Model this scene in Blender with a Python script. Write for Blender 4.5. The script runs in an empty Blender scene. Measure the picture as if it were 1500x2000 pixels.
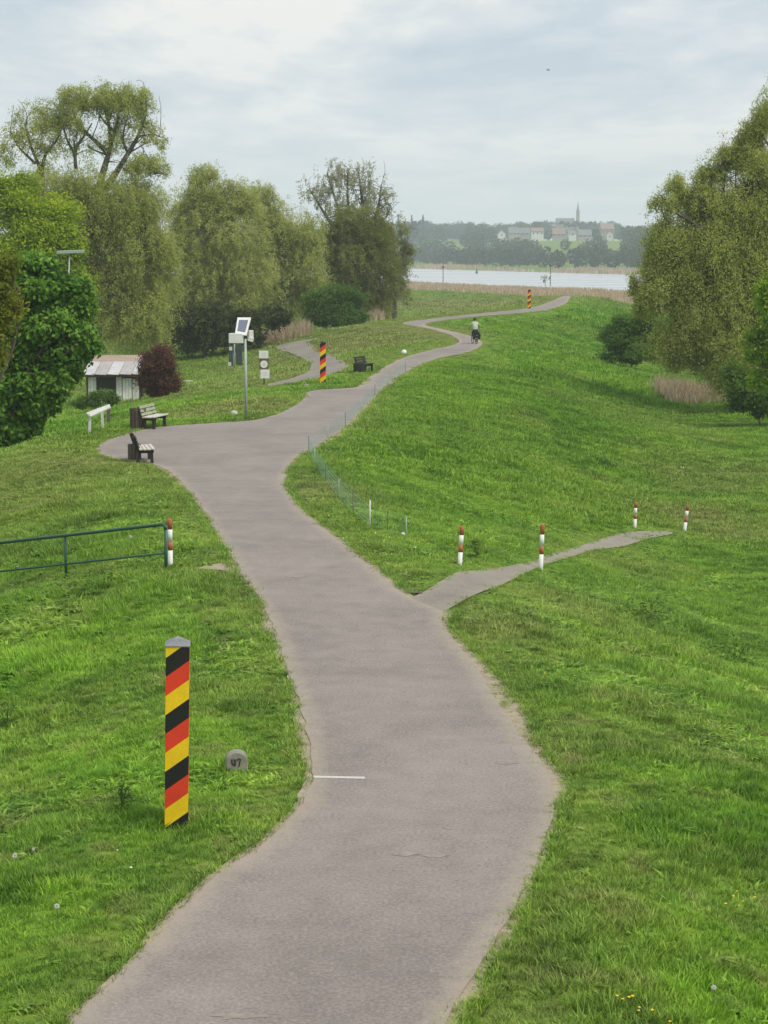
import bpy, math, random
import numpy as np
from mathutils import Vector, Matrix
from mathutils.geometry import delaunay_2d_cdt

random.seed(7)
RNG = np.random.default_rng(11)
R = math.radians
SC = bpy.context.scene
COL = SC.collection

# ------------------------------------------------------------------ camera
F = 3600.0                  # focal length in photo pixels (1500 px wide)
H = 6.56                    # eye height above the dike crest
PITCH = math.atan(510.0 / F)
cam_d = bpy.data.cameras.new('camera')
cam = bpy.data.objects.new('camera', cam_d)
COL.objects.link(cam)
cam_d.sensor_fit = 'HORIZONTAL'
cam_d.sensor_width = 36.0
cam_d.lens = 36.0 * F / 1500.0
cam_d.clip_start = 0.5
cam_d.clip_end = 8000.0
cam.location = (0, 0, H)
cam.rotation_euler = (math.pi / 2 - PITCH, 0, 0)
SC.camera = cam
FWD = np.array([0, math.cos(PITCH), -math.sin(PITCH)])
UPV = np.array([0, math.sin(PITCH), math.cos(PITCH)])

# ------------------------------------------------------------------ world, sun, exposure
SUN_DIR = Vector((0.58, -0.42, 1.05)).normalized()     # towards the sun
SUN_EL = math.asin(SUN_DIR.z)
SUN_AZ = math.atan2(SUN_DIR.x, SUN_DIR.y)
world = bpy.data.worlds.new("World")
SC.world = world
world.use_nodes = True
wn, wl = world.node_tree.nodes, world.node_tree.links
wn.clear()
w_out = wn.new('ShaderNodeOutputWorld')
w_bg = wn.new('ShaderNodeBackground')
w_bg.inputs['Strength'].default_value = 0.1
sky = wn.new('ShaderNodeTexSky')
sky.sky_type = 'NISHITA'
sky.sun_disc = False
sky.sun_elevation = SUN_EL
sky.sun_rotation = SUN_AZ
sky.dust_density = 2.0
tc = wn.new('ShaderNodeTexCoord')
sep = wn.new('ShaderNodeSeparateXYZ')
wl.new(tc.outputs['Generated'], sep.inputs[0])
def wmath(op, a, b=None, clamp=False):
    n = wn.new('ShaderNodeMath'); n.operation = op; n.use_clamp = clamp
    for i, v in enumerate((a, b)):
        if v is None: continue
        if isinstance(v, (int, float)): n.inputs[i].default_value = v
        else: wl.new(v, n.inputs[i])
    return n.outputs[0]
zc = wmath('MAXIMUM', sep.outputs[2], 0.0)
den = wmath('ADD', zc, 0.055)
cx_ = wmath('DIVIDE', sep.outputs[0], den)
cy_ = wmath('DIVIDE', sep.outputs[1], den)
cmb = wn.new('ShaderNodeCombineXYZ')
wl.new(cx_, cmb.inputs[0]); wl.new(cy_, cmb.inputs[1])
def wnoise(scale, detail, rough, vec, dist=0.0):
    n = wn.new('ShaderNodeTexNoise')
    n.inputs['Scale'].default_value = scale; n.inputs['Detail'].default_value = detail
    n.inputs['Roughness'].default_value = rough; n.inputs['Distortion'].default_value = dist
    wl.new(vec, n.inputs['Vector'])
    return n.outputs['Fac']
def wramp(fac, stops):
    n = wn.new('ShaderNodeValToRGB')
    e = n.color_ramp.elements
    e[0].position, e[0].color = stops[0][0], (*stops[0][1], 1)
    e[1].position, e[1].color = stops[-1][0], (*stops[-1][1], 1)
    for p, c in stops[1:-1]:
        x = e.new(p); x.color = (*c, 1)
    wl.new(fac, n.inputs[0])
    return n.outputs[0]
mp = wn.new('ShaderNodeMapping'); mp.vector_type = 'POINT'
mp.inputs['Scale'].default_value = (1.7, 0.75, 1); mp.inputs['Location'].default_value = (3.1, 0.7, 0)
wl.new(cmb.outputs[0], mp.inputs[0])
n1 = wnoise(0.62, 6, 0.55, mp.outputs[0], 0.4)
n2 = wnoise(2.2, 5, 0.6, mp.outputs[0], 0.3)
nn = wmath('ADD', wmath('MULTIPLY', n1, 0.72), wmath('MULTIPLY', n2, 0.28))
cloud = wramp(nn, [(0.37, (4.2, 4.85, 5.55)), (0.455, (5.2, 5.7, 6.15)), (0.51, (6.0, 6.25, 6.5)), (0.585, (7.5, 7.4, 7.1))])
haze_c = wn.new('ShaderNodeRGB'); haze_c.outputs[0].default_value = (5.95, 6.25, 6.5, 1)
elev = wmath('DIVIDE', zc, 0.13, True)
elev = wmath('POWER', elev, 0.8)
mixh = wn.new('ShaderNodeMix'); mixh.data_type = 'RGBA'
wl.new(elev, mixh.inputs[0]); wl.new(haze_c.outputs[0], mixh.inputs[6]); wl.new(cloud, mixh.inputs[7])
mixs = wn.new('ShaderNodeMix'); mixs.data_type = 'RGBA'
mixs.inputs[0].default_value = 0.88
wl.new(sky.outputs[0], mixs.inputs[6]); wl.new(mixh.outputs[2], mixs.inputs[7])
wl.new(mixs.outputs[2], w_bg.inputs['Color'])
wl.new(w_bg.outputs[0], w_out.inputs['Surface'])

sun_d = bpy.data.lights.new('sun', 'SUN')
sun_d.energy = 2.2
sun_d.angle = R(16)
sun_d.color = (1.0, 0.95, 0.87)
sun = bpy.data.objects.new('sun', sun_d)
sun.rotation_euler = SUN_DIR.to_track_quat('Z', 'Y').to_euler()
sun.location = (30, 10, 60)
COL.objects.link(sun)
vs = SC.view_settings
vs.view_transform = 'Standard'
vs.look = 'None'
vs.gamma = 1.0
vs.use_curve_mapping = False
vs.exposure = 0.38
SC.cycles.volume_bounces = 2
SC.cycles.max_bounces = 10
SC.cycles.diffuse_bounces = 6
SC.cycles.transmission_bounces = 8
SC.cycles.transparent_max_bounces = 8
SC.cycles.use_denoising = True

# ------------------------------------------------------------------ numeric helpers
_T = np.random.default_rng(5).random((256, 256))
def vnoise(x, y, s=1.0, seed=0):
    x = np.asarray(x, float) / s + 17.3 * seed + 1000; y = np.asarray(y, float) / s + 9.7 * seed + 1000
    xi, yi = np.floor(x).astype(int), np.floor(y).astype(int)
    fx, fy = x - xi, y - yi
    fx = fx * fx * (3 - 2 * fx); fy = fy * fy * (3 - 2 * fy)
    a, b = _T[xi % 256, yi % 256], _T[(xi + 1) % 256, yi % 256]
    c, d = _T[xi % 256, (yi + 1) % 256], _T[(xi + 1) % 256, (yi + 1) % 256]
    return (a * (1 - fx) + b * fx) * (1 - fy) + (c * (1 - fx) + d * fx) * fy
def sstep(a, b, x):
    t = np.clip((x - a) / (b - a), 0, 1)
    return t * t * (3 - 2 * t)
def ray(px, py):
    d = FWD + (px - 750.0) / F * np.array([1, 0, 0]) + (1000.0 - py) / F * UPV
    return d
def P(px, py, Y):
    d = ray(px, py)
    return np.array([0, 0, H]) + d * (Y / d[1])
def on_level(px, py, z=0.0):
    d = ray(px, py)
    t = (z - H) / d[2]
    return np.array([0, 0, H]) + d * t
def project(x, y, z):
    v = np.stack([x, y, np.asarray(z) - H], -1)
    dep = v @ FWD
    return 750 + F * v[..., 0] / dep, 1000 - F * (v @ UPV) / dep
def catmull(pts, step_fn, closed=False):
    pts = np.asarray(pts, float)
    out = []
    n = len(pts)
    for i in range(n - 1):
        p0, p1, p2, p3 = pts[max(i - 1, 0)], pts[i], pts[i + 1], pts[min(i + 2, n - 1)]
        L = np.linalg.norm(p2 - p1)
        k = max(1, int(L / step_fn(p1)))
        a = 0.5
        t0 = 0; t1 = max(np.linalg.norm(p1 - p0), 1e-6) ** a; t2 = t1 + max(L, 1e-6) ** a; t3 = t2 + max(np.linalg.norm(p3 - p2), 1e-6) ** a
        if i == 0: p0 = p1 - (p2 - p1) * .3; t0 = 0; t1 = np.linalg.norm(p1 - p0) ** a; t2 = t1 + L ** a; t3 = t2 + max(np.linalg.norm(p3 - p2), 1e-6) ** a
        if i == n - 2: p3 = p2 + (p2 - p1) * .3; t3 = t2 + np.linalg.norm(p3 - p2) ** a
        for j in range(k):
            t = t1 + (t2 - t1) * j / k
            A1 = (t1 - t) / (t1 - t0) * p0 + (t - t0) / (t1 - t0) * p1
            A2 = (t2 - t) / (t2 - t1) * p1 + (t - t1) / (t2 - t1) * p2
            A3 = (t3 - t) / (t3 - t2) * p2 + (t - t2) / (t3 - t2) * p3
            B1 = (t2 - t) / (t2 - t0) * A1 + (t - t0) / (t2 - t0) * A2
            B2 = (t3 - t) / (t3 - t1) * A2 + (t - t1) / (t3 - t1) * A3
            out.append((t2 - t) / (t2 - t1) * B1 + (t - t1) / (t2 - t1) * B2)
    out.append(pts[-1])
    return np.array(out)
def seg_dist(x, y, poly, closed=True):
    """distance of points to a polyline"""
    x = np.ravel(np.asarray(x, float)); y = np.ravel(np.asarray(y, float))
    a = poly
    b = np.roll(poly, -1, 0) if closed else poly[1:]
    if not closed: a = poly[:-1]
    ab = b - a
    L2 = (ab ** 2).sum(1) + 1e-12
    out = np.empty(len(x))
    for s in range(0, len(x), 8000):
        px, py = x[s:s + 8000, None], y[s:s + 8000, None]
        t = np.clip(((px - a[:, 0]) * ab[:, 0] + (py - a[:, 1]) * ab[:, 1]) / L2, 0, 1)
        dx = px - a[:, 0] - t * ab[:, 0]; dy = py - a[:, 1] - t * ab[:, 1]
        out[s:s + 8000] = np.sqrt((dx * dx + dy * dy).min(1))
    return out
def inside(x, y, poly):
    x = np.ravel(np.asarray(x, float)); y = np.ravel(np.asarray(y, float))
    r = np.zeros(len(x), bool)
    x1, y1 = poly[:, 0], poly[:, 1]
    x2, y2 = np.roll(x1, -1), np.roll(y1, -1)
    for s in range(0, len(x), 8000):
        px, py = x[s:s + 8000, None], y[s:s + 8000, None]
        c = ((y1 > py) != (y2 > py)) & (px < (x2 - x1) * (py - y1) / (y2 - y1 + 1e-12) + x1)
        r[s:s + 8000] = (c.sum(1) % 2) == 1
    return r

# ------------------------------------------------------------------ outlines of the paths (traced, then laid on the ground)
LEFT_PX = [(130,2000),(240,1890),(345,1790),(440,1700),(520,1635),(575,1585),(600,1540),(610,1500),(605,1460),(590,1400),
 (575,1340),(555,1280),(530,1220),(510,1175),(480,1130),(455,1090),(430,1050),(405,1010),(380,975),(350,938),(325,917),(290,904),
 (240,897),(205,890),(190,880),(195,870),(215,858),(240,850),(275,840),(320,833),(400,827),(480,822),(530,812),(570,795),
 (590,780),(598,770),(604,764),(640,760),(690,757),(720,740),(760,713),(800,695),(850,682),(880,676),(897,668),(893,660),(875,652),
 (845,643),(815,637),(790,632),(800,628),(850,622),(900,616),(960,610),(1010,605),(1050,598),(1080,588),(1100,578)]
RIGHT_PX = [(1114,578),(1105,590),(1085,600),(1060,606),(1000,612),(930,618),(870,625),(838,630),(828,634),(840,638),(870,645),
 (900,652),(922,658),(938,668),(930,680),(900,690),(860,698),(830,708),(800,722),(770,740),(750,757),(725,785),(700,810),(660,845),
 (620,870),(590,885),(568,905),(556,930),(558,955),(575,980),(600,1005),(650,1045),(700,1085),(740,1120),(775,1148),(800,1165),
 (845,1186),(866,1194),(862,1212),(880,1240),(920,1290),(960,1350),(1000,1410),(1040,1470),(1070,1510),(1080,1560),(1075,1610),(1055,1670),
 (1030,1720),(990,1790),(950,1860),(910,1930),(865,2000)]
Lw = np.array([on_level(*p)[:2] for p in LEFT_PX])
Rw = np.array([on_level(*p)[:2] for p in RIGHT_PX])
Lw = np.vstack([[[-5.2, 3.0], [-4.3, 9.0]], Lw])
Rw = np.vstack([Rw, [[-0.55, 9.0], [-1.6, 3.0]]])
coarse = lambda p: 0.6 + p[1] * 0.012
fine = lambda p: 0.10 + max(0, p[1] - 15) * 0.006
Lc, Rc = catmull(Lw, coarse), catmull(Rw, coarse)
MAIN_C = np.vstack([Lc, Rc])
Lf, Rf = catmull(Lw, fine), catmull(Rw, fine)

# ------------------------------------------------------------------ terrain
def y_near(x): return np.clip(586 - 2.63 * (x - 6.5), 380, 800)
def y_far(x): return np.clip(1118 - 3.02 * (x - 12.4), 760, 1400)
WATER = -4.0
SIDE_C = None
NOISE_ON = 1.0
def main_dist(x, y):
    d = seg_dist(x, y, MAIN_C)
    ins = inside(x, y, MAIN_C)
    return np.where(ins, 0, d), ins, d
def terrain(x, y, full=False):
    x = np.ravel(np.asarray(x, float)); y = np.ravel(np.asarray(y, float))
    d, ins, draw = main_dist(x, y)
    near = (y < 420)
    dl = seg_dist(x, y, Lc, False); dr = seg_dist(x, y, Rc, False)
    t = np.clip(0.5 + (dr - dl) / 8.0, 0, 1)
    Wd = 12.0 + (14.0 + 9.0 * sstep(62, 88, y) - 12.0) * t
    sh = 0.7 + 0.8 * t
    k = np.clip((d - sh) / Wd, 0, 1)
    prof = k * k * (3 - 2 * k) * 0.45 + k * 0.55
    soft = sstep(0, 2.5, d - sh + 0.7)
    z = -0.035 - 3.25 * prof * soft
    amp = sstep(0.4, 4, d)
    if SIDE_C is not None: amp = amp * (0.02 + 0.98 * sstep(0.6, 4.5, np.where(inside(x, y, SIDE_C), 0, seg_dist(x, y, SIDE_C))))
    z += NOISE_ON * amp * ((vnoise(x, y, 2.2, 1) - .5) * 0.14 + (vnoise(x, y, 6, 2) - .5) * 0.3 + (vnoise(x, y, 25, 3) - .5) * 0.5 * sstep(6, 25, d))
    # river and far bank
    yn, yf = y_near(x), y_far(x)
    s = np.minimum(y - yn, yf - y)
    z = z + (-5.2 - z) * sstep(-25, 12, s)
    hill = 20.0 * sstep(170, 760, y - yf) * (0.8 + 0.4 * vnoise(x, y, 260, 4))
    z = np.where(y > yf, z + hill, z)
    if full: return z, d, draw
    return z
def tz(x, y): return float(terrain([x], [y])[0])
_ts = np.concatenate([np.linspace(12, 320, 900), np.linspace(322, 2400, 500)])
def gp(px, py):
    """the point of the ground seen at a photo pixel"""
    d = ray(px, py)
    tt = _ts / d[1]
    xs, ys, zs = d[0] * tt, d[1] * tt, H + d[2] * tt
    g = terrain(xs, ys)
    hit = np.nonzero(zs <= g)[0]
    i = hit[0] if len(hit) else len(_ts) - 1
    i = max(i, 1)
    a0, a1 = zs[i - 1] - g[i - 1], zs[i] - g[i]
    w = a0 / (a0 - a1 + 1e-9) if len(hit) else 1
    y = ys[i - 1] + (ys[i] - ys[i - 1]) * w; x = xs[i - 1] + (xs[i] - xs[i - 1]) * w
    return np.array([x, y, tz(x, y)])

SIDE_PX = ([(792,1174),(814,1165),(840,1151),(870,1132),(890,1121),(930,1116),(980,1110),(1030,1100),(1080,1082),(1130,1068),(1170,1056),(1200,1046),(1250,1039),(1312,1038)],
           [(1314,1044),(1270,1053),(1220,1068),(1160,1076),(1120,1088),(1080,1100),(1040,1115),(1010,1130),(960,1152),(920,1168),(890,1184),(866,1197),(840,1206)])
FORK_PX = ([(524,757),(560,752),(600,745),(640,737),(665,728),(683,715),(672,708),(650,698),(628,688),(612,676),(606,668),(622,661)],
           [(600,664),(570,669),(545,675),(538,680),(550,686),(575,695),(595,703),(606,712),(605,722),(595,732),(570,741),(540,748),(522,753)])
def poly_from(pxs, st):
    a = catmull([gp(*p)[:2] for p in pxs[0]], st); b = catmull([gp(*p)[:2] for p in pxs[1]], st)
    return np.vstack([a, b])
NOISE_ON = 0.0
SIDE_C = poly_from(SIDE_PX, lambda p: 1.2)
NOISE_ON = 1.0
SIDE = poly_from(SIDE_PX, lambda p: 0.2)
FORK = poly_from(FORK_PX, lambda p: 1.2)
BARE = poly_from(([(384,1112),(418,1104),(450,1101),(468,1106)], [(482,1124),(458,1121),(425,1115),(388,1114)]), lambda p: .2)

# ------------------------------------------------------------------ materials
def new_mat(name):
    m = bpy.data.materials.new(name); m.use_nodes = True
    nt = m.node_tree; nt.nodes.clear()
    out = nt.nodes.new('ShaderNodeOutputMaterial')
    b = nt.nodes.new('ShaderNodeBsdfPrincipled')
    nt.links.new(b.outputs[0], out.inputs[0])
    return m, nt, b, out
def nd(nt, t, **kw):
    n = nt.nodes.new(t)
    for k, v in kw.items(): setattr(n, k, v)
    return n
def noise(nt, vec, scale, detail=4, rough=0.55, dist=0):
    n = nd(nt, 'ShaderNodeTexNoise')
    n.inputs['Scale'].default_value = scale; n.inputs['Detail'].default_value = detail
    n.inputs['Roughness'].default_value = rough; n.inputs['Distortion'].default_value = dist
    if vec is not None: nt.links.new(vec, n.inputs['Vector'])
    return n.outputs['Fac']
def ramp(nt, fac, stops):
    n = nd(nt, 'ShaderNodeValToRGB')
    e = n.color_ramp.elements
    e[0].position, e[0].color = stops[0][0], (*stops[0][1], 1)
    e[1].position, e[1].color = stops[-1][0], (*stops[-1][1], 1)
    for p, c in stops[1:-1]:
        q = e.new(p); q.color = (*c, 1)
    nt.links.new(fac, n.inputs[0])
    return n.outputs[0]
def mth(nt, op, a, b=0.0, clamp=False):
    n = nd(nt, 'ShaderNodeMath', operation=op, use_clamp=clamp)
    for i, v in enumerate((a, b)):
        if isinstance(v, (int, float)): n.inputs[i].default_value = v
        else: nt.links.new(v, n.inputs[i])
    return n.outputs[0]
def mixc(nt, fac, a, b, mode='MIX'):
    n = nd(nt, 'ShaderNodeMix', data_type='RGBA', blend_type=mode)
    for i, v in ((0, fac), (6, a), (7, b)):
        if isinstance(v, (int, float)): n.inputs[i].default_value = v
        elif isinstance(v, tuple): n.inputs[i].default_value = (*v, 1)
        else: nt.links.new(v, n.inputs[i])
    return n.outputs[2]
def geo_pos(nt): return nd(nt, 'ShaderNodeNewGeometry').outputs['Position']
def attr(nt, name, typ='GEOMETRY'):
    return nd(nt, 'ShaderNodeAttribute', attribute_name=name, attribute_type=typ).outputs['Fac']
def bump(nt, b, h, strength, dist=0.02):
    n = nd(nt, 'ShaderNodeBump'); n.inputs['Strength'].default_value = strength; n.inputs['Distance'].default_value = dist
    nt.links.new(h, n.inputs['Height']); nt.links.new(n.outputs[0], b.inputs['Normal'])

def simple(name, col, rough=0.6, var=0.25, scale=6.0, metal=0.0, spec=0.4, bstr=0.15):
    """painted / wooden / metal surface with uneven tone and slight wear"""
    m, nt, b, out = new_mat(name)
    co = nd(nt, 'ShaderNodeTexCoord').outputs['Object']
    n1 = noise(nt, co, scale, 5, 0.6); n2 = noise(nt, co, scale * 9, 3, 0.6)
    f = mth(nt, 'ADD', mth(nt, 'MULTIPLY', n1, 0.65), mth(nt, 'MULTIPLY', n2, 0.35))
    lo = tuple(c * (1 - var) for c in col); hi = tuple(min(1, c * (1 + var * .8)) for c in col)
    nt.links.new(ramp(nt, f, [(0.3, lo), (0.5, col), (0.72, hi)]), b.inputs['Base Color'])
    nt.links.new(mth(nt, 'ADD', mth(nt, 'MULTIPLY', n2, 0.25), rough - 0.12), b.inputs['Roughness'])
    b.inputs['Metallic'].default_value = metal
    b.inputs['Specular IOR Level'].default_value = spec
    bump(nt, b, n2, bstr, 0.004)
    return m

def grass_color(nt, dry):
    pos = geo_pos(nt)
    a = noise(nt, pos, 0.9, 4, 0.6, 0.5); c = noise(nt, pos, 0.16, 3, 0.55); e = noise(nt, pos, 5.0, 3, 0.6)
    f = mth(nt, 'ADD', mth(nt, 'ADD', mth(nt, 'MULTIPLY', a, 0.42), mth(nt, 'MULTIPLY', c, 0.34)), mth(nt, 'MULTIPLY', e, 0.24))
    g = ramp(nt, f, [(0.36, GRASS[0]), (0.45, GRASS[1]), (0.53, GRASS[2]), (0.65, GRASS[3])])
    d = ramp(nt, e, [(0.35, GRASS[4]), (0.65, GRASS[5])])
    k = mth(nt, 'MULTIPLY', dry, mth(nt, 'ADD', mth(nt, 'MULTIPLY', a, 0.9), 0.45), True)
    return mixc(nt, k, g, d), e, a
GRASS = [(0.062, 0.150, 0.013), (0.132, 0.290, 0.020), (0.208, 0.385, 0.028), (0.315, 0.470, 0.052), (0.220, 0.260, 0.062), (0.335, 0.340, 0.120)]

def ground_mat():
    m, nt, b, out = new_mat('meadow_ground')
    dry = attr(nt, 'dry'); reed = attr(nt, 'reed')
    col, e, a = grass_color(nt, dry)
    pos = geo_pos(nt)
    col = mixc(nt, 0.42, col, (0.045, 0.055, 0.016))
    rc = ramp(nt, noise(nt, pos, 0.08, 4), [(0.3, (0.30, 0.235, 0.15)), (0.7, (0.42, 0.335, 0.225))])
    col = mixc(nt, reed, col, rc)
    nt.links.new(col, b.inputs['Base Color'])
    b.inputs['Roughness'].default_value = 0.95; b.inputs['Specular IOR Level'].default_value = 0.1
    h = mth(nt, 'ADD', noise(nt, pos, 7, 4, 0.65), mth(nt, 'MULTIPLY', noise(nt, pos, 1.4, 3), 1.2))
    bump(nt, b, h, 0.9, 0.12)
    return m
def leafy(name, stops, trans=0.5, rough=0.6, nscale=0.5, attr_type='GEOMETRY'):
    """leaf material: each leaf its own tone plus patches of tone through the crown"""
    m, nt, b, out = new_mat(name)
    r = attr(nt, 'rnd', attr_type)
    n = noise(nt, geo_pos(nt), nscale, 3, 0.55)
    f = mth(nt, 'ADD', mth(nt, 'MULTIPLY', r, 0.5), mth(nt, 'MULTIPLY', n, 0.5))
    col = ramp(nt, f, stops)
    nt.links.new(col, b.inputs['Base Color'])
    b.inputs['Roughness'].default_value = rough; b.inputs['Specular IOR Level'].default_value = 0.12
    tr = nd(nt, 'ShaderNodeBsdfTranslucent'); nt.links.new(col, tr.inputs[0])
    mx = nd(nt, 'ShaderNodeMixShader'); mx.inputs[0].default_value = trans
    nt.links.new(b.outputs[0], mx.inputs[1]); nt.links.new(tr.outputs[0], mx.inputs[2])
    nt.links.new(mx.outputs[0], out.inputs[0])
    return m
def blade_mat():
    m, nt, b, out = new_mat('grass_blades')
    col, e, a = grass_color(nt, attr(nt, 'dry', 'INSTANCER'))
    r = attr(nt, 'rnd')
    r2 = attr(nt, 'tone', 'INSTANCER')
    k = mth(nt, 'ADD', mth(nt, 'MULTIPLY', r, 0.6), mth(nt, 'MULTIPLY', r2, 0.75))
    vv = nd(nt, 'ShaderNodeCombineXYZ')
    for i in range(3): nt.links.new(mth(nt, 'ADD', mth(nt, 'MULTIPLY', k, 1.25), 0.30), vv.inputs[i])
    col = mixc(nt, 1.0, col, vv.outputs[0], 'MULTIPLY')
    nt.links.new(col, b.inputs['Base Color'])
    b.inputs['Roughness'].default_value = 0.55; b.inputs['Specular IOR Level'].default_value = 0.3
    tr = nd(nt, 'ShaderNodeBsdfTranslucent'); nt.links.new(col, tr.inputs[0])
    mx = nd(nt, 'ShaderNodeMixShader'); mx.inputs[0].default_value = 0.3
    nt.links.new(b.outputs[0], mx.inputs[1]); nt.links.new(tr.outputs[0], mx.inputs[2])
    nt.links.new(mx.outputs[0], out.inputs[0])
    return m
def asphalt_mat(name, base, edge):
    m, nt, b, out = new_mat(name)
    pos = geo_pos(nt)
    big = noise(nt, pos, 0.35, 4, 0.55, 0.6)
    mid = noise(nt, pos, 2.2, 5, 0.6)
    fi = noise(nt, pos, 24, 4, 0.75)
    f = mth(nt, 'ADD', mth(nt, 'ADD', mth(nt, 'MULTIPLY', big, 0.24), mth(nt, 'MULTIPLY', mid, 0.18)), mth(nt, 'MULTIPLY', fi, 0.58))
    lo = tuple(c * 0.72 for c in base); hi = tuple(c * 1.26 for c in base)
    c = ramp(nt, f, [(0.40, lo), (0.5, base), (0.60, hi)])
    # pale worn scuffs stretched across the path
    mpn = nd(nt, 'ShaderNodeMapping'); mpn.inputs['Scale'].default_value = (1.5, 0.8, 1); nt.links.new(pos, mpn.inputs[0])
    sc = ramp(nt, noise(nt, mpn.outputs[0], 0.9, 5, 0.6), [(0.60, (0, 0, 0)), (0.74, (1, 1, 1))])
    c = mixc(nt, mth(nt, 'MULTIPLY', sc, 0.22), c, tuple(x * 1.35 for x in base))
    sd = ramp(nt, noise(nt, mpn.outputs[0], 0.55, 4, 0.6), [(0.30, (1, 1, 1)), (0.42, (0, 0, 0))])
    c = mixc(nt, mth(nt, 'MULTIPLY', sd, 0.22), c, tuple(x * 0.7 for x in base))
    ed = attr(nt, 'edge')
    en = mth(nt, 'ADD', ed, mth(nt, 'MULTIPLY', mth(nt, 'SUBTRACT', noise(nt, pos, 5, 4, 0.65), 0.5), 0.55))
    k = ramp(nt, en, [(0.0, (1, 1, 1)), (0.30, (0, 0, 0))])
    c = mixc(nt, mth(nt, 'MULTIPLY', k, 0.75), c, edge)
    # small stones and crumbs
    vo = nd(nt, 'ShaderNodeTexVoronoi'); vo.inputs['Scale'].default_value = 16; nt.links.new(pos, vo.inputs['Vector'])
    st = ramp(nt, vo.outputs['Distance'], [(0.10, (1, 1, 1)), (0.20, (0, 0, 0))])
    c = mixc(nt, mth(nt, 'MULTIPLY', st, 0.5), c, tuple(min(.6, x * 1.7) for x in base))
    nt.links.new(c, b.inputs['Base Color'])
    b.inputs['Roughness'].default_value = 0.9; b.inputs['Specular IOR Level'].default_value = 0.2
    bump(nt, b, mth(nt, 'ADD', fi, mth(nt, 'MULTIPLY', mid, 0.6)), 0.35, 0.008)
    return m
def water_mat():
    m, nt, b, out = new_mat('river_water')
    pos = geo_pos(nt)
    mpn = nd(nt, 'ShaderNodeMapping'); mpn.inputs['Scale'].default_value = (1, 0.35, 1); nt.links.new(pos, mpn.inputs[0])
    b.inputs['Base Color'].default_value = (0.42, 0.44, 0.45, 1)
    st_ = nd(nt, 'ShaderNodeMapping'); st_.inputs['Scale'].default_value = (.012, .07, 1); nt.links.new(pos, st_.inputs[0])
    nt.links.new(ramp(nt, noise(nt, st_.outputs[0], 1.0, 5, .6), [(.35, (.2, .2, .2)), (.65, (.42, .42, .42))]), b.inputs['Roughness'])
    b.inputs['IOR'].default_value = 1.33
    b.inputs['Specular IOR Level'].default_value = 0.5
    bump(nt, b, noise(nt, mpn.outputs[0], 0.5, 3, 0.6), 0.10, 0.3)
    return m
def bark_mat(name, c):
    m, nt, b, out = new_mat(name)
    co = nd(nt, 'ShaderNodeTexCoord').outputs['Object']
    mpn = nd(nt, 'ShaderNodeMapping'); mpn.inputs['Scale'].default_value = (4, 4, 0.7); nt.links.new(co, mpn.inputs[0])
    n = noise(nt, mpn.outputs[0], 2.5, 6, 0.7)
    nt.links.new(ramp(nt, n, [(0.3, tuple(x * .55 for x in c)), (0.7, tuple(x * 1.3 for x in c))]), b.inputs['Base Color'])
    b.inputs['Roughness'].default_value = 0.95
    bump(nt, b, n, 0.6, 0.05)
    return m

MG = ground_mat()
MBLADE = blade_mat()
MPATH = asphalt_mat('path_asphalt', (0.240, 0.212, 0.190), (0.34, 0.288, 0.225))
MSIDE = asphalt_mat('side_gravel', (0.235, 0.210, 0.180), (0.27, 0.245, 0.18))
MVERGE = simple('sandy_verge_soil', (0.33, 0.275, 0.205), 0.95, 0.35, 5, spec=0.1)
MWATER = water_mat()
MBARK = bark_mat('grey_bark', (0.10, 0.085, 0.065))
MBARK2 = bark_mat('dark_bark', (0.06, 0.05, 0.04))
M = {}
M['black'] = simple('post_black_paint', (0.012, 0.011, 0.011), 0.5, 0.3)
M['red'] = simple('post_red_paint', (0.66, 0.045, 0.014), 0.55, 0.22, 3.5)
M['yellow'] = simple('post_yellow_paint', (0.78, 0.52, 0.006), 0.55, 0.18, 3.5)
M['zinc'] = simple('zinc_sheet', (0.24, 0.245, 0.25), 0.5, 0.35, metal=0.3)
M['darkcap'] = simple('dark_cap_paint', (0.02, 0.017, 0.016), 0.5)
M['white'] = simple('white_paint', (0.74, 0.74, 0.71), 0.55, 0.12)
M['dullwhite'] = simple('weathered_white_paint', (0.60, 0.60, 0.55), 0.7, 0.25)
M['rust'] = simple('faded_red_paint', (0.40, 0.115, 0.045), 0.6, 0.3)
M['green'] = simple('dark_green_paint', (0.018, 0.085, 0.050), 0.4, 0.25)
M['palegreen'] = simple('pale_green_galvanised', (0.33, 0.40, 0.34), 0.55, 0.2, metal=0.2)
M['stone'] = simple('grey_granite', (0.255, 0.245, 0.20), 0.9, 0.4, 9, spec=0.15, bstr=0.6)
M['darkletter'] = simple('dark_letter_paint', (0.03, 0.035, 0.025), 0.8)
M['solar'] = simple('solar_cells', (0.17, 0.18, 0.24), 0.3, 0.12)
M['darkgrey'] = simple('dark_grey_board', (0.045, 0.060, 0.055), 0.6, 0.2)
M['brownboard'] = simple('brown_sign_back', (0.17, 0.125, 0.085), 0.8, 0.25)
M['greyprint'] = simple('grey_print', (0.60, 0.60, 0.59), 0.7, 0.1)
M['darkwood'] = simple('dark_brown_wood', (0.028, 0.022, 0.018), 0.7, 0.3)
M['palewood'] = simple('pale_weathered_wood', (0.52, 0.50, 0.44), 0.8, 0.2)
M['midwood'] = simple('weathered_green_wood', (0.30, 0.33, 0.22), 0.8, 0.25)
M['binwood'] = simple('brown_bin_wood', (0.125, 0.095, 0.075), 0.85, 0.3)
M['sheet'] = simple('roof_sheet_metal', (0.50, 0.49, 0.49), 0.5, 0.2, 2, metal=0.1)
M['sheet2'] = simple('roof_sheet_metal_worn', (0.40, 0.37, 0.36), 0.55, 0.25, 2, metal=0.1)
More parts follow.
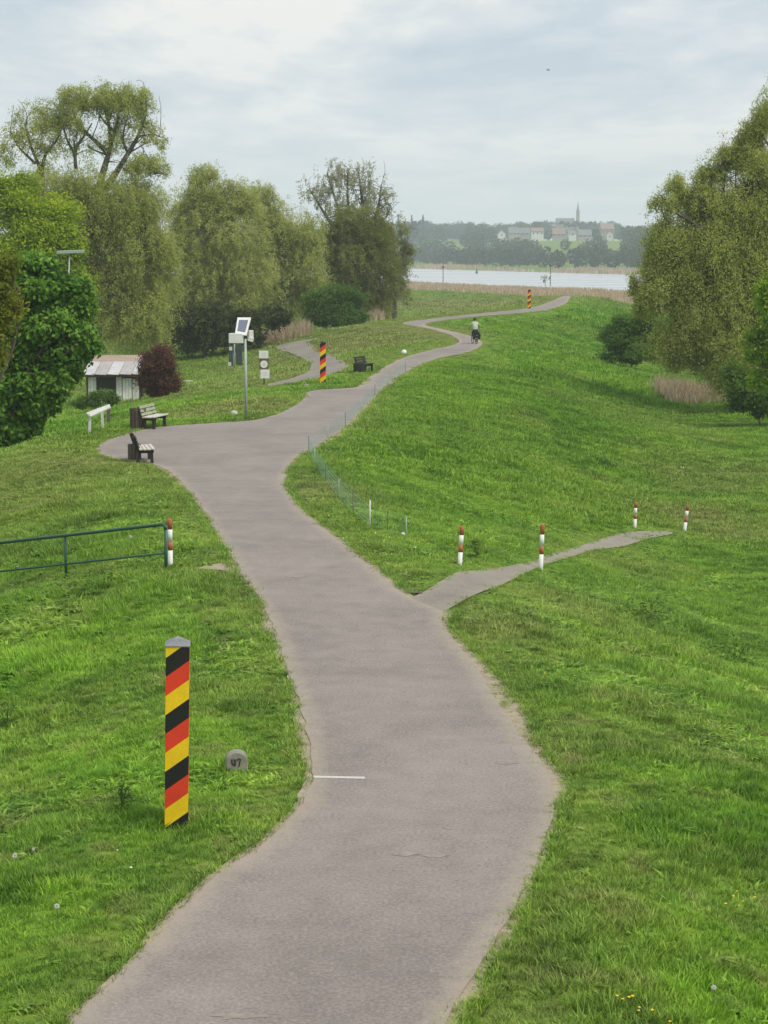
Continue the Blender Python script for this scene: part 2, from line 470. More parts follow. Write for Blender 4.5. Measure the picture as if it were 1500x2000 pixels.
M['tile'] = simple('terracotta_sheet', (0.34, 0.265, 0.21), 0.85, 0.2, 2)
M['lime'] = simple('whitewashed_board', (0.70, 0.70, 0.66), 0.85, 0.25, 3)
M['darkglass'] = simple('dark_window_glass', (0.035, 0.032, 0.034), 0.25, 0.2)
M['greywall'] = simple('grey_green_board', (0.34, 0.36, 0.30), 0.85, 0.3, 3)
M['rubber'] = simple('black_rubber', (0.012, 0.012, 0.012), 0.7)
M['steel'] = simple('dark_steel', (0.06, 0.06, 0.065), 0.4, metal=0.5)
M['pannier'] = simple('black_canvas', (0.015, 0.017, 0.016), 0.85)
M['reflector'] = simple('grey_reflector', (0.35, 0.35, 0.36), 0.4)
M['skin'] = simple('skin_tone', (0.42, 0.26, 0.19), 0.6, 0.08)
M['jacket'] = simple('pale_jacket_cloth', (0.42, 0.47, 0.36), 0.85, 0.12)
M['trousers'] = simple('dark_trouser_cloth', (0.02, 0.024, 0.022), 0.85)
M['hair'] = simple('brown_hair', (0.05, 0.05, 0.022), 0.7)
M['concrete'] = simple('pale_concrete', (0.46, 0.44, 0.38), 0.9, 0.2, spec=0.15)
M['paintline'] = simple('worn_white_line', (0.52, 0.50, 0.47), 0.8, 0.25)
M['net'] = simple('blue_green_net_twine', (0.20, 0.38, 0.34), 0.7, 0.15)
M['hwall'] = simple('house_white_render', (0.62, 0.60, 0.56), 0.9, 0.08, 0.5)
M['hwall2'] = simple('house_cream_render', (0.30, 0.275, 0.24), 0.9, 0.1, 0.5)
M['hred'] = simple('house_red_tiles', (0.25, 0.155, 0.125), 0.9, 0.2, 0.5)
M['hgrey'] = simple('house_grey_tiles', (0.17, 0.16, 0.165), 0.9, 0.2, 0.5)
M['hbrick'] = simple('house_brick', (0.26, 0.19, 0.16), 0.9, 0.2, 0.5)
M['copper'] = simple('spire_slate', (0.22, 0.24, 0.25), 0.8, 0.1, 0.5)

# ------------------------------------------------------------------ object helpers
def tag(o, label=None, cat=None, group=None, kind=None):
    if label: o['label'] = label
    if cat: o['category'] = cat
    if group: o['group'] = group
    if kind: o['kind'] = kind
    return o
def empty(name, loc, label, cat, group=None, rz=0.0):
    o = bpy.data.objects.new(name, None)
    o.location = [float(v) for v in loc]; o.rotation_euler = (0, 0, rz); o.empty_display_size = 0.2
    COL.objects.link(o)
    return tag(o, label, cat, group)
def link_mesh(name, me, parent=None, loc=None):
    o = bpy.data.objects.new(name, me)
    COL.objects.link(o)
    if parent: o.parent = parent
    if loc is not None: o.location = [float(v) for v in loc]
    return o
def copy_tree(o, parent=None):
    c = o.copy(); COL.objects.link(c)
    if parent: c.parent = parent
    for ch in list(o.children): copy_tree(ch, c)
    return c
class MB:
    def __init__(s): s.v, s.f, s.m, s.mats = [], [], [], []
    def mat(s, m):
        if m not in s.mats: s.mats.append(m)
        return s.mats.index(m)
    def face(s, pts, m):
        n = len(s.v); s.v += [tuple(map(float, p)) for p in pts]; s.f.append(tuple(range(n, n + len(pts)))); s.m.append(s.mat(m))
    def box(s, c, size, m, rot=None, bevel=0.0):
        hx, hy, hz = (q / 2 for q in size)
        b = min(bevel, hx * .9, hy * .9, hz * .9)
        pts = []
        if b <= 0:
            vs_ = [(x, y, z) for z in (-hz, hz) for y in (-hy, hy) for x in (-hx, hx)]
            fs = [(0, 2, 3, 1), (4, 5, 7, 6), (0, 1, 5, 4), (2, 6, 7, 3), (0, 4, 6, 2), (1, 3, 7, 5)]
        else:   # chamfered vertical and horizontal edges
            ring = lambda ix, iy, z: [(-ix, -iy, z), (ix, -iy, z), (ix, iy, z), (-ix, iy, z)]
            vs_ = ring(hx - b, hy - b, -hz) + ring(hx, hy, -hz + b) + ring(hx, hy, hz - b) + ring(hx - b, hy - b, hz)
            fs = [(3, 2, 1, 0), (12, 13, 14, 15)]
            for k in range(3):
                for i in range(4):
                    j = (i + 1) % 4; fs.append((k * 4 + i, k * 4 + j, k * 4 + 4 + j, k * 4 + 4 + i))
        rot = rot or Matrix.Identity(3)
        c = Vector(c)
        n = len(s.v); s.v += [tuple(rot @ Vector(p) + c) for p in vs_]
        mi = s.mat(m)
        for f in fs: s.f.append(tuple(n + i for i in f)); s.m.append(mi)
    def bar(s, a, b, w, h, m, bevel=0.0):
        a, b = Vector(a), Vector(b); d = b - a
        q = d.to_track_quat('Z', 'Y').to_matrix()
        s.box((a + b) / 2, (w, h, d.length), m, q, bevel)
    def tube(s, pts, rad, m, n=8, cap=True, closed=False):
        pts = [Vector(p) for p in pts]
        k = len(pts)
        if isinstance(rad, (int, float)): rad = [rad] * k
        base = len(s.v); mi = s.mat(m)
        ref = None
        for i, p in enumerate(pts):
            if closed: t = pts[(i + 1) % k] - pts[i - 1]
            else: t = (pts[min(i + 1, k - 1)] - pts[max(i - 1, 0)])
            t.normalize()
            if ref is None: ref = Vector((1, 0, 0)) if abs(t.x) < .8 else Vector((0, 1, 0))
            u = (ref - t * ref.dot(t)); u.normalize(); w = t.cross(u); ref = u
            for j in range(n):
                a = 2 * math.pi * j / n
                s.v.append(tuple(p + (u * math.cos(a) + w * math.sin(a)) * rad[i]))
        rings = k if closed else k - 1
        for i in range(rings):
            for j in range(n):
                a0 = base + i * n; a1 = base + ((i + 1) % k) * n
                s.f.append((a0 + j, a0 + (j + 1) % n, a1 + (j + 1) % n, a1 + j)); s.m.append(mi)
        if cap and not closed:
            s.f.append(tuple(base + j for j in reversed(range(n)))); s.m.append(mi)
            s.f.append(tuple(base + (k - 1) * n + j for j in range(n))); s.m.append(mi)
    def lathe(s, prof, m, c=(0, 0, 0), n=14):
        base = len(s.v); mi = s.mat(m)
        for r, z in prof:
            for j in range(n):
                a = 2 * math.pi * j / n
                s.v.append((c[0] + r * math.cos(a), c[1] + r * math.sin(a), c[2] + z))
        for i in range(len(prof) - 1):
            for j in range(n):
                a0, a1 = base + i * n, base + (i + 1) * n
                s.f.append((a0 + j, a0 + (j + 1) % n, a1 + (j + 1) % n, a1 + j)); s.m.append(mi)
        s.f.append(tuple(base + j for j in reversed(range(n)))); s.m.append(mi)
        s.f.append(tuple(base + (len(prof) - 1) * n + j for j in range(n))); s.m.append(mi)
    def mesh(s, name, smooth=False):
        me = bpy.data.meshes.new(name)
        me.from_pydata(s.v, [], s.f)
        for m in s.mats: me.materials.append(m)
        me.polygons.foreach_set('material_index', s.m)
        if smooth: me.polygons.foreach_set('use_smooth', [True] * len(s.f))
        me.update()
        return me
    def build(s, name, parent=None, smooth=False, loc=None):
        return link_mesh(name, s.mesh(name, smooth), parent, loc)

def np_mesh(name, verts, loops, sizes, mat, attrs=None, smooth=False):
    me = bpy.data.meshes.new(name)
    nv, nf = len(verts), len(sizes)
    me.vertices.add(nv); me.vertices.foreach_set('co', np.ascontiguousarray(verts, np.float32).ravel())
    me.loops.add(len(loops)); me.loops.foreach_set('vertex_index', np.ascontiguousarray(loops, np.int32))
    me.polygons.add(nf)
    st = np.concatenate([[0], np.cumsum(sizes)[:-1]]).astype(np.int32)
    me.polygons.foreach_set('loop_start', st)
    me.polygons.foreach_set('loop_total', np.asarray(sizes, np.int32))
    if smooth: me.polygons.foreach_set('use_smooth', np.ones(nf, bool))
    me.materials.append(mat)
    for k, v in (attrs or {}).items():
        a = me.attributes.new(k, 'FLOAT', 'POINT'); a.data.foreach_set('value', np.ascontiguousarray(v, np.float32))
    me.update(calc_edges=True)
    return me
def leaf_mesh(name, c, u, v, L, W, mat, rnd, fold=0.0):
    """rhombic leaves: centre, long axis, cross axis, length, width"""
    n = len(c)
    u = u / (np.linalg.norm(u, axis=1, keepdims=True) + 1e-9)
    v = v - u * (u * v).sum(1, keepdims=True); v /= (np.linalg.norm(v, axis=1, keepdims=True) + 1e-9)
    L = np.broadcast_to(L, (n,))[:, None]; W = np.broadcast_to(W, (n,))[:, None]
    a = c - u * L * .5; b = c + v * W * .5 - u * L * .06; d = c + u * L * .5; e = c - v * W * .5 - u * L * .06
    verts = np.stack([a, b, d, e], 1).reshape(-1, 3)
    loops = np.arange(4 * n); sizes = np.full(n, 4)
    return np_mesh(name, verts, loops, sizes, mat, {'rnd': np.repeat(rnd, 4)})

# ------------------------------------------------------------------ ground, paths, water
def dryness(x, y, d):
    k = 0.5 * np.exp(-np.maximum(d, 0) / 0.7)
    k = k + 0.42 * sstep(0.70, 0.90, vnoise(x, y, .42, 88)) * (1 - .6 * sstep(28, 50, y))
    for (px_, py_, rad, s) in DRY_W:
        k = np.maximum(k, s * np.exp(-((x - px_) ** 2 + (y - py_) ** 2 * .35) / rad ** 2))
    k = k + 0.24 * sstep(0.66, 0.84, vnoise(x, y, 2.6, 8)) + 0.18 * sstep(0.62, 0.85, vnoise(x, y, 14, 9))
    lft = sstep(-3, 3, seg_dist(x, y, Rc, False) - seg_dist(x, y, Lc, False))
    k = k + 0.4 * sstep(800, 1000, y) + 0.55 * sstep(85, 150, y) * lft * (1 - sstep(420, 470, y))
    return np.clip(k, 0, 1)
DRY_W = []
for px_, py_, rad, s in [(430,800,3.5,.8),(560,795,3,.8),(520,740,7,.7),(740,660,10,.75),(640,715,6,.5),(900,595,22,.8),(820,600,20,.8),(1000,590,16,.7),
                         (1420,930,5,.55),(1380,1010,3,.6),(960,1225,1.2,.6),(610,960,2.0,.7),(100,900,6,.6),(1250,820,6,.4),(480,1010,1,.3),(1100,1180,1.6,.5),(1200,1100,2,.5)]:
    g = gp(px_, py_); DRY_W.append((g[0], g[1], rad, s))

def reed_zone(x, y):
    yn, yf = y_near(x), y_far(x)
    lim = 130 + 40 * (vnoise(x, y, 60, 12) - .5) + 70 * sstep(22, 45, x)
    a = sstep(-lim - 10, -lim, y - yn) * (1 - sstep(0, 12, y - yn))
    b = sstep(-5, 2, y - yf) * (1 - sstep(50, 60, y - yf + 150 * (vnoise(x, y, 45, 13) - .38)))
    return np.clip(a + b, 0, 1)

fa = np.linspace(R(-17), R(17), 240)
ca = np.linspace(R(17), R(343), 60)[1:-1]
ang = np.concatenate([fa, ca])
rad = np.concatenate([[2.0, 4.0], np.geomspace(6, 2500, 520)])
A, RR = np.meshgrid(ang, rad)
gx, gy = (RR * np.sin(A)).ravel(), (RR * np.cos(A)).ravel()
gz, gd, _ = terrain(gx, gy, True)
nr, na = len(rad), len(ang)
verts = np.vstack([np.stack([gx, gy, gz], 1), [[0, 0, float(gz[:na].mean())]]])
ii, jj = np.meshgrid(np.arange(nr - 1), np.arange(na), indexing='ij')
j2 = (jj + 1) % na
quads = np.stack([ii * na + jj, (ii + 1) * na + jj, (ii + 1) * na + j2, ii * na + j2], -1).reshape(-1, 4)[:, ::-1]
tri = np.stack([np.full(na, nr * na), np.arange(na), (np.arange(na) + 1) % na], 1)[:, ::-1]
dr_ = np.append(dryness(gx, gy, gd), 0.0); re_ = np.append(reed_zone(gx, gy), 0.0)
me = np_mesh('meadow', verts, np.concatenate([quads.ravel(), tri.ravel()]), np.concatenate([np.full(len(quads), 4), np.full(len(tri), 3)]), MG,
             {'dry': dr_, 'reed': re_}, smooth=True)
tag(link_mesh('meadow', me), kind='structure')

def sheet(name, poly, zfn, mat, spacing):
    """fill an outline with a fine sheet that carries the distance to its edge"""
    n = len(poly)
    lo, hi = poly.min(0), poly.max(0)
    pts = []
    y = lo[1]
    while y < hi[1]:
        s = spacing(y)
        xs = np.arange(lo[0], hi[0], s)
        pts.append(np.stack([xs + s * .5 * (len(pts) % 2), np.full(len(xs), y)], 1)); y += s
    pts = np.vstack(pts)
    k = inside(pts[:, 0], pts[:, 1], poly)
    pts = pts[k]
    sd = seg_dist(pts[:, 0], pts[:, 1], poly)
    pts = pts[sd > np.array([spacing(q) for q in pts[:, 1]]) * 0.35]
    allp = np.vstack([poly, pts])
    vo, _, fo, _, _, _ = delaunay_2d_cdt([Vector(p) for p in allp], [(i, (i + 1) % n) for i in range(n)], [], 1, 1e-5)
    vo = np.array([(p.x, p.y) for p in vo])
    z = zfn(vo[:, 0], vo[:, 1])
    ed = seg_dist(vo[:, 0], vo[:, 1], poly)
    fo = [tuple(f) if (vo[f[1]][0] - vo[f[0]][0]) * (vo[f[2]][1] - vo[f[0]][1]) - (vo[f[1]][1] - vo[f[0]][1]) * (vo[f[2]][0] - vo[f[0]][0]) > 0 else tuple(reversed(f)) for f in fo]
    loops = np.concatenate([np.array(f) for f in fo]); sizes = np.array([len(f) for f in fo])
    me = np_mesh(name, np.column_stack([vo, z]), loops, sizes, mat, {'edge': np.minimum(ed, 1.0)}, smooth=True)
    return link_mesh(name, me)
def jitter(pl, amp, off=0.0, seed=0):
    t = np.gradient(pl, axis=0); t /= np.linalg.norm(t, axis=1, keepdims=True) + 1e-9
    nrm = np.stack([-t[:, 1], t[:, 0]], 1)
    s = np.cumsum(np.linalg.norm(np.diff(pl, axis=0, prepend=pl[:1]), axis=1))
    w = (vnoise(s, s * 0, 0.35, seed) - .5) * 2 * amp + (vnoise(s, s * 0, 1.6, seed + 1) - .5) * 2 * amp
    return pl + nrm * (w + off)[:, None]
Lj, Rj = jitter(Lf, 0.035, 0, 20), jitter(Rf, 0.035, 0, 24)
MAIN = np.vstack([Lj, Rj])
tag(sheet('dike_path', MAIN, lambda x, y: np.zeros_like(x), MPATH, lambda y: 0.3 if y < 60 else 0.8), kind='structure')
lo_ = np.abs(vnoise(np.arange(len(Lf)), 0 * np.arange(len(Lf)), 22, 31))
ro_ = np.abs(vnoise(np.arange(len(Rf)), 0 * np.arange(len(Rf)), 22, 33))
Lv = jitter(Lf, 0.05, 0.03 + 0.16 * lo_ ** 1.5, 40); Rv = jitter(Rf, 0.05, 0.08 + 0.24 * ro_ ** 1.5, 44)
tag(sheet('sandy_verge', np.vstack([Lv, Rv]), lambda x, y: np.full_like(x, -0.012), MVERGE, lambda y: 1.2), kind='structure')
tag(sheet('side_path', SIDE, lambda x, y: terrain(x, y) + 0.03, MSIDE, lambda y: 0.3), kind='structure')
tag(sheet('bare_patch', BARE, lambda x, y: terrain(x, y) + 0.028, MVERGE, lambda y: 0.3), kind='structure')
tag(sheet('farm_track', FORK, lambda x, y: terrain(x, y) + 0.07, MSIDE, lambda y: 1.0), kind='structure')

wv = MB()
wv.face([(-900, 300, WATER), (700, 300, WATER), (700, 1480, WATER), (-900, 1480, WATER)], MWATER)
tag(wv.build('river'), kind='structure')

def flat_mark(name, pxs, mat):
    mb = MB(); pts = [on_level(*p) for p in pxs]
    mb.face([(p[0], p[1], 0.004) for p in pts], mat)
    o = mb.build(name); return tag(o, kind='structure')
flat_mark('painted_line', [(612,1519.5),(712,1521.5),(713,1517.5),(650,1516.5),(612,1515.5)], M['paintline'])

MSCUFF = simple('worn_asphalt_scuff', (0.275, 0.242, 0.212), 0.9, 0.3, 9, spec=0.1)
def scuff(px, py, w, h, seed):
    rg = np.random.default_rng(seed); n = 26; pts = []
    for k in range(n):
        a = 2 * math.pi * k / n; r_ = rg.uniform(.45, 1.0)
        pts.append((px + math.cos(a) * w * r_, py + math.sin(a) * h * r_))
    c = on_level(px, py); mb = MB()
    q = [on_level(*p) for p in pts]
    for k in range(n): mb.face([(c[0], c[1], .004), (*q[k][:2], .004), (*q[(k + 1) % n][:2], .004)][::-1], MSCUFF)
    tag(mb.build('worn_mark'), kind='structure')
scuff(790, 1668, 34, 6.5, 1); scuff(850, 1672, 34, 4.5, 2); scuff(580, 1126, 26, 3, 3); scuff(990, 1490, 26, 4.5, 4); scuff(470, 1985, 60, 9, 5); scuff(874, 1617, 9, 4, 6)
# ------------------------------------------------------------------ grass tufts (instances on points)
def tuft_mesh(name, n, hmin, hmax, spread, lean, w, mat, rng, flat=0.0):
    vs_, ls, sz, rn = [], [], [], []
    for i in range(n):
        a = rng.uniform(0, 2 * math.pi); r0 = spread * math.sqrt(rng.random())
        b = np.array([math.cos(a) * r0, math.sin(a) * r0, -0.02])
        h = rng.uniform(hmin, hmax); la = a + rng.normal(0, .9); le = lean * rng.uniform(.3, 1.2) * h
        dirv = np.array([math.cos(la), math.sin(la), 0]); side = np.array([-math.sin(la + rng.normal(0, .6)), math.cos(la), 0]) * w * rng.uniform(.7, 1.2)
        m1 = b + dirv * le * .35 + np.array([0, 0, h * .6]); tip = b + dirv * le + np.array([0, 0, h * (1 - flat)])
        k = len(vs_)
        vs_ += [b - side * .5, b + side * .5, m1 + side * .42, m1 - side * .42, tip]
        ls += [k, k + 1, k + 2, k + 3, k + 3, k + 2, k + 4]; sz += [4, 3]
        rn += [rng.random()] * 5
    return np_mesh(name, np.array(vs_), np.array(ls), np.array(sz), mat, {'rnd': rn})
def scatter(name, pts, idx, rot, scl, protos, extra):
    pc = bpy.data.collections.new(name + '_tufts')
    for k, me in enumerate(protos):
        pc.objects.link(bpy.data.objects.new('%s_tuft_%02d' % (name, k), me))
    me = bpy.data.meshes.new(name)
    me.vertices.add(len(pts)); me.vertices.foreach_set('co', np.ascontiguousarray(pts, np.float32).ravel())
    def at(nm, typ, val, fld='value'):
        a = me.attributes.new(nm, typ, 'POINT'); a.data.foreach_set(fld, val)
    at('pick', 'INT', np.ascontiguousarray(idx, np.int32))
    at('rot', 'FLOAT_VECTOR', np.ascontiguousarray(rot, np.float32).ravel(), 'vector')
    at('scl', 'FLOAT_VECTOR', np.ascontiguousarray(scl, np.float32).ravel(), 'vector')
    for k, v in extra.items(): at(k, 'FLOAT', np.ascontiguousarray(v, np.float32))
    o = link_mesh(name, me)
    ng = bpy.data.node_groups.new(name, 'GeometryNodeTree')
    ng.interface.new_socket('Geometry', in_out='INPUT', socket_type='NodeSocketGeometry')
    ng.interface.new_socket('Geometry', in_out='OUTPUT', socket_type='NodeSocketGeometry')
    N, Lk = ng.nodes, ng.links
    gi, go = N.new('NodeGroupInput'), N.new('NodeGroupOutput')
    ip = N.new('GeometryNodeInstanceOnPoints'); ci = N.new('GeometryNodeCollectionInfo')
    ci.inputs['Collection'].default_value = pc
    ci.inputs['Separate Children'].default_value = True; ci.inputs['Reset Children'].default_value = True
    ip.inputs['Pick Instance'].default_value = True
    def na_(nm, dt):
        n = N.new('GeometryNodeInputNamedAttribute'); n.data_type = dt; n.inputs['Name'].default_value = nm
        return n.outputs['Attribute']
    Lk.new(gi.outputs[0], ip.inputs['Points']); Lk.new(ci.outputs[0], ip.inputs['Instance'])
    Lk.new(na_('pick', 'INT'), ip.inputs['Instance Index'])
    Lk.new(na_('rot', 'FLOAT_VECTOR'), ip.inputs['Rotation']); Lk.new(na_('scl', 'FLOAT_VECTOR'), ip.inputs['Scale'])
    Lk.new(ip.outputs[0], go.inputs[0])
    md = o.modifiers.new('scatter', 'NODES'); md.node_group = ng
    return o
def wedge_points(y0, y1, dens, seed):
    rng = np.random.default_rng(seed)
    hw = 0.235
    area = hw * (y1 ** 2 - y0 ** 2)
    n = int(area * dens)
    y = np.sqrt(rng.uniform(y0 ** 2, y1 ** 2, n)); x = rng.uniform(-hw, hw, n) * y
    return x, y
grng = np.random.default_rng(3)
protos = [tuft_mesh('tuft', 26, .04, .10, .10, 1.1, .010, MBLADE, grng) for _ in range(4)]
protos += [tuft_mesh('tuft', 30, .07, .16, .10, .8, .010, MBLADE, grng) for _ in range(2)]
protos += [tuft_mesh('tuft', 14, .06, .12, .03, 1.9, .034, MBLADE, grng, .45) for _ in range(2)]     # broad-leaved weeds
protos += [tuft_mesh('tuft', 40, .05, .12, .24, .9, .022, MBLADE, grng) for _ in range(3)]            # wide, for the distance
X, Yv, I, S, Tn, Dr = [], [], [], [], [], []
for (y0, y1, dens, near_) in [(11, 30, 140, 2), (30, 60, 60, 1), (60, 110, 19, 0), (110, 200, 4.5, 0), (200, 470, 0.9, 0)]:
    x, y = wedge_points(y0, y1, dens, int(y0))
    ex = seg_dist(x, y, MAIN_C); im = inside(x, y, MAIN_C)
    ok = ~im | (ex < 0.04)
    if y0 < 60:
        ok &= ~(inside(x, y, BARE) & (seg_dist(x, y, BARE) > 0.05))
        ok &= ~(inside(x, y, SIDE) & (seg_dist(x, y, SIDE) > 0.06))
    if y1 > 60:
        ok &= ~inside(x, y, FORK)
    # bare sandy lip along the edge
    ok &= ~((ex < 0.13) & (vnoise(x, y, 0.8, 50) > 0.62))
    if y1 > 210: ok &= (reed_zone(x, y) < .4) & (y < y_near(x) - 20)
    x, y, ex = x[ok], y[ok], ex[ok]
    n = len(x)
    hn = vnoise(x, y, 1.1, 60)
    tall = (hn > 0.62)
    r = grng.random(n)
    if near_:
        i = grng.integers(0, 4, n); i = np.where(tall & (r < .4), grng.integers(4, 6, n), i)
        weed = sstep(.55, .75, vnoise(x, y, 2.0, 61)) * .30 + .03
        i = np.where(r > 1 - weed, grng.integers(6, 8, n), i)
        sc = grng.uniform(.65, 1.1, n) * (0.75 + 0.5 * hn) * (1.0 if near_ == 2 else 1.35)
    else:
        i = grng.integers(8, 11, n); sc = grng.uniform(.9, 1.4, n) * (0.8 + 0.5 * hn) * (1.0 if y0 < 100 else 1.6 if y0 < 190 else 3.2)
    sc *= 0.62 + 0.38 * sstep(0, 0.7, ex)
    if y0 >= 110: sc *= 0.35 + 0.65 * sstep(0, 5, ex)
    if y0 < 70: sc *= 0.5 + 0.5 * sstep(0, 1.2, seg_dist(x, y, SIDE))
    X.append(x); Yv.append(y); I.append(i); S.append(sc); Tn.append(np.clip(0.5 * vnoise(x, y, .6, 62) + .35 * vnoise(x, y, .28, 63) + .5 * grng.random(n) - .26, -.15, 1) * (1 - .35 * sstep(25, 60, y)) + .17 * sstep(25, 60, y))
    Dr.append(dryness(x, y, ex))
VERGE = np.vstack([Lv, Rv])
for outl, amt in ((MAIN, .22), (VERGE, 2.4), (SIDE, 1.0)):       # ragged fringe growing over the path edges
    nx_ = np.roll(outl, -1, 0); Ls_ = np.linalg.norm(nx_ - outl, axis=1)
    for k_ in range(26):
        t_ = grng.random(len(outl)); p_ = outl + (nx_ - outl) * t_[:, None] + grng.normal(0, .045, (len(outl), 2))
        if outl is VERGE:
            nn_ = (nx_ - outl) / (Ls_[:, None] + 1e-9); p_ = p_ + np.stack([-nn_[:, 1], nn_[:, 0]], 1) * .06
        keep = (p_[:, 1] > 11) & (p_[:, 1] < 90) & (np.abs(p_[:, 0]) < .24 * p_[:, 1]) & (grng.random(len(outl)) < np.clip(Ls_ * 38 * amt / 26 * (20 / p_[:, 1]), 0, 1))
        keep &= vnoise(p_[:, 0], p_[:, 1], .55, 80) > (.40 if outl is not VERGE else .12)
        x, y = p_[keep, 0], p_[keep, 1]
        if outl is SIDE: kk = seg_dist(x, y, MAIN_C) > .4; kk &= ~inside(x, y, MAIN_C)
        else: kk = ~inside(x, y, SIDE) & (seg_dist(x, y, SIDE) > .10)
        x, y = x[kk], y[kk]; n = len(x)
        if not n: continue
        X.append(x); Yv.append(y); I.append(grng.integers(0, 4, n)); S.append((grng.uniform(.35, .8, n) if outl is not VERGE else grng.uniform(.45, 1.05, n)) * (1 + .008 * y)); Tn.append(grng.uniform(0, .9, n)); Dr.append(grng.uniform(.0, .8, n))
X, Yv, I, S, Tn, Dr = map(np.concatenate, (X, Yv, I, S, Tn, Dr))
Z = terrain(X, Yv)
n = len(X)
rot = np.stack([grng.normal(0, .12, n), grng.normal(0, .12, n), grng.uniform(0, 6.28, n)], 1)
scl = np.stack([S, S, S * (1 - 0.25 * Dr)], 1)
g = scatter('grass', np.stack([X, Yv, Z], 1), I, rot, scl, protos, {'dry': Dr, 'tone': Tn})
tag(g, kind='stuff')
print('grass tufts', n)

# yellow dandelions and daisies, too many and too small to count
MYEL = simple('dandelion_yellow', (0.72, 0.50, 0.02), 0.7, 0.1)
MWHT = simple('daisy_white', (0.72, 0.72, 0.66), 0.7, 0.1)
fl = MB()
frng = np.random.default_rng(21)
def flower(mb, p, r, m):
    c = Vector(p)
    for k in range(6):
        a, b = k * math.pi / 3, (k + 1) * math.pi / 3
        mb.face([c + Vector((0, 0, r * .5)), c + Vector((math.cos(a) * r, math.sin(a) * r, 0)), c + Vector((math.cos(b) * r, math.sin(b) * r, 0))], m)
for (px_, py_, sp, cnt, m, rr) in [(1440,1775,.10,6,MYEL,.016),(1235,1983,.10,5,MYEL,.016),(1270,1990,.1,3,MYEL,.016),(960,1530,.3,3,MYEL,.012),(830,1065,.5,6,MYEL,.02),(1310,1120,.9,14,MYEL,.02),
        (640,1020,.6,6,MYEL,.018),(200,1000,1.5,5,MWHT,.02),(1100,1010,1.5,6,MYEL,.018),(1300,1360,.7,6,MYEL,.014),(240,1690,.3,2,MWHT,.015),(1450,1130,1.0,10,MYEL,.02),(760,1060,.5,4,MWHT,.02)]:
    g = gp(px_, py_)
    for k in range(cnt):
        x, y = g[0] + frng.normal(0, sp), g[1] + frng.normal(0, sp * 1.5)
        if inside([x], [y], MAIN_C)[0]: continue
        flower(fl, (x, y, tz(x, y) + frng.uniform(.07, .12)), rr * frng.uniform(.8, 1.3), m)
tag(fl.build('wild_flowers'), kind='stuff')

MGRIT = simple('pale_grit', (0.36, 0.33, 0.29), 0.9, 0.35, 30, spec=0.1)
qrng = np.random.default_rng(17); gv, gl, gs = [], [], []
for outl in (Lj, Rj):
    for p in outl[(outl[:, 1] > 12) & (outl[:, 1] < 42)]:
        for q in range(4):
            off = qrng.normal(0, .16) ; ax = qrng.normal(0, .1); x, y = p[0] + off, p[1] + ax
            if not inside([x], [y], MAIN)[0]: continue
            r_ = qrng.uniform(.004, .011); k = len(gv)
            gv += [(x - r_, y - r_ * .7, .001), (x + r_, y - r_ * .5, .001), (x, y + r_, .001), (x + r_ * .1, y, r_ * .9)]
            gl += [0 + k, 1 + k, 3 + k, 1 + k, 2 + k, 3 + k, 2 + k, 0 + k, 3 + k]; gs += [3, 3, 3]
tag(link_mesh('path_grit', np_mesh('path_grit', np.array(gv), np.array(gl), np.array(gs), MGRIT)), kind='stuff')

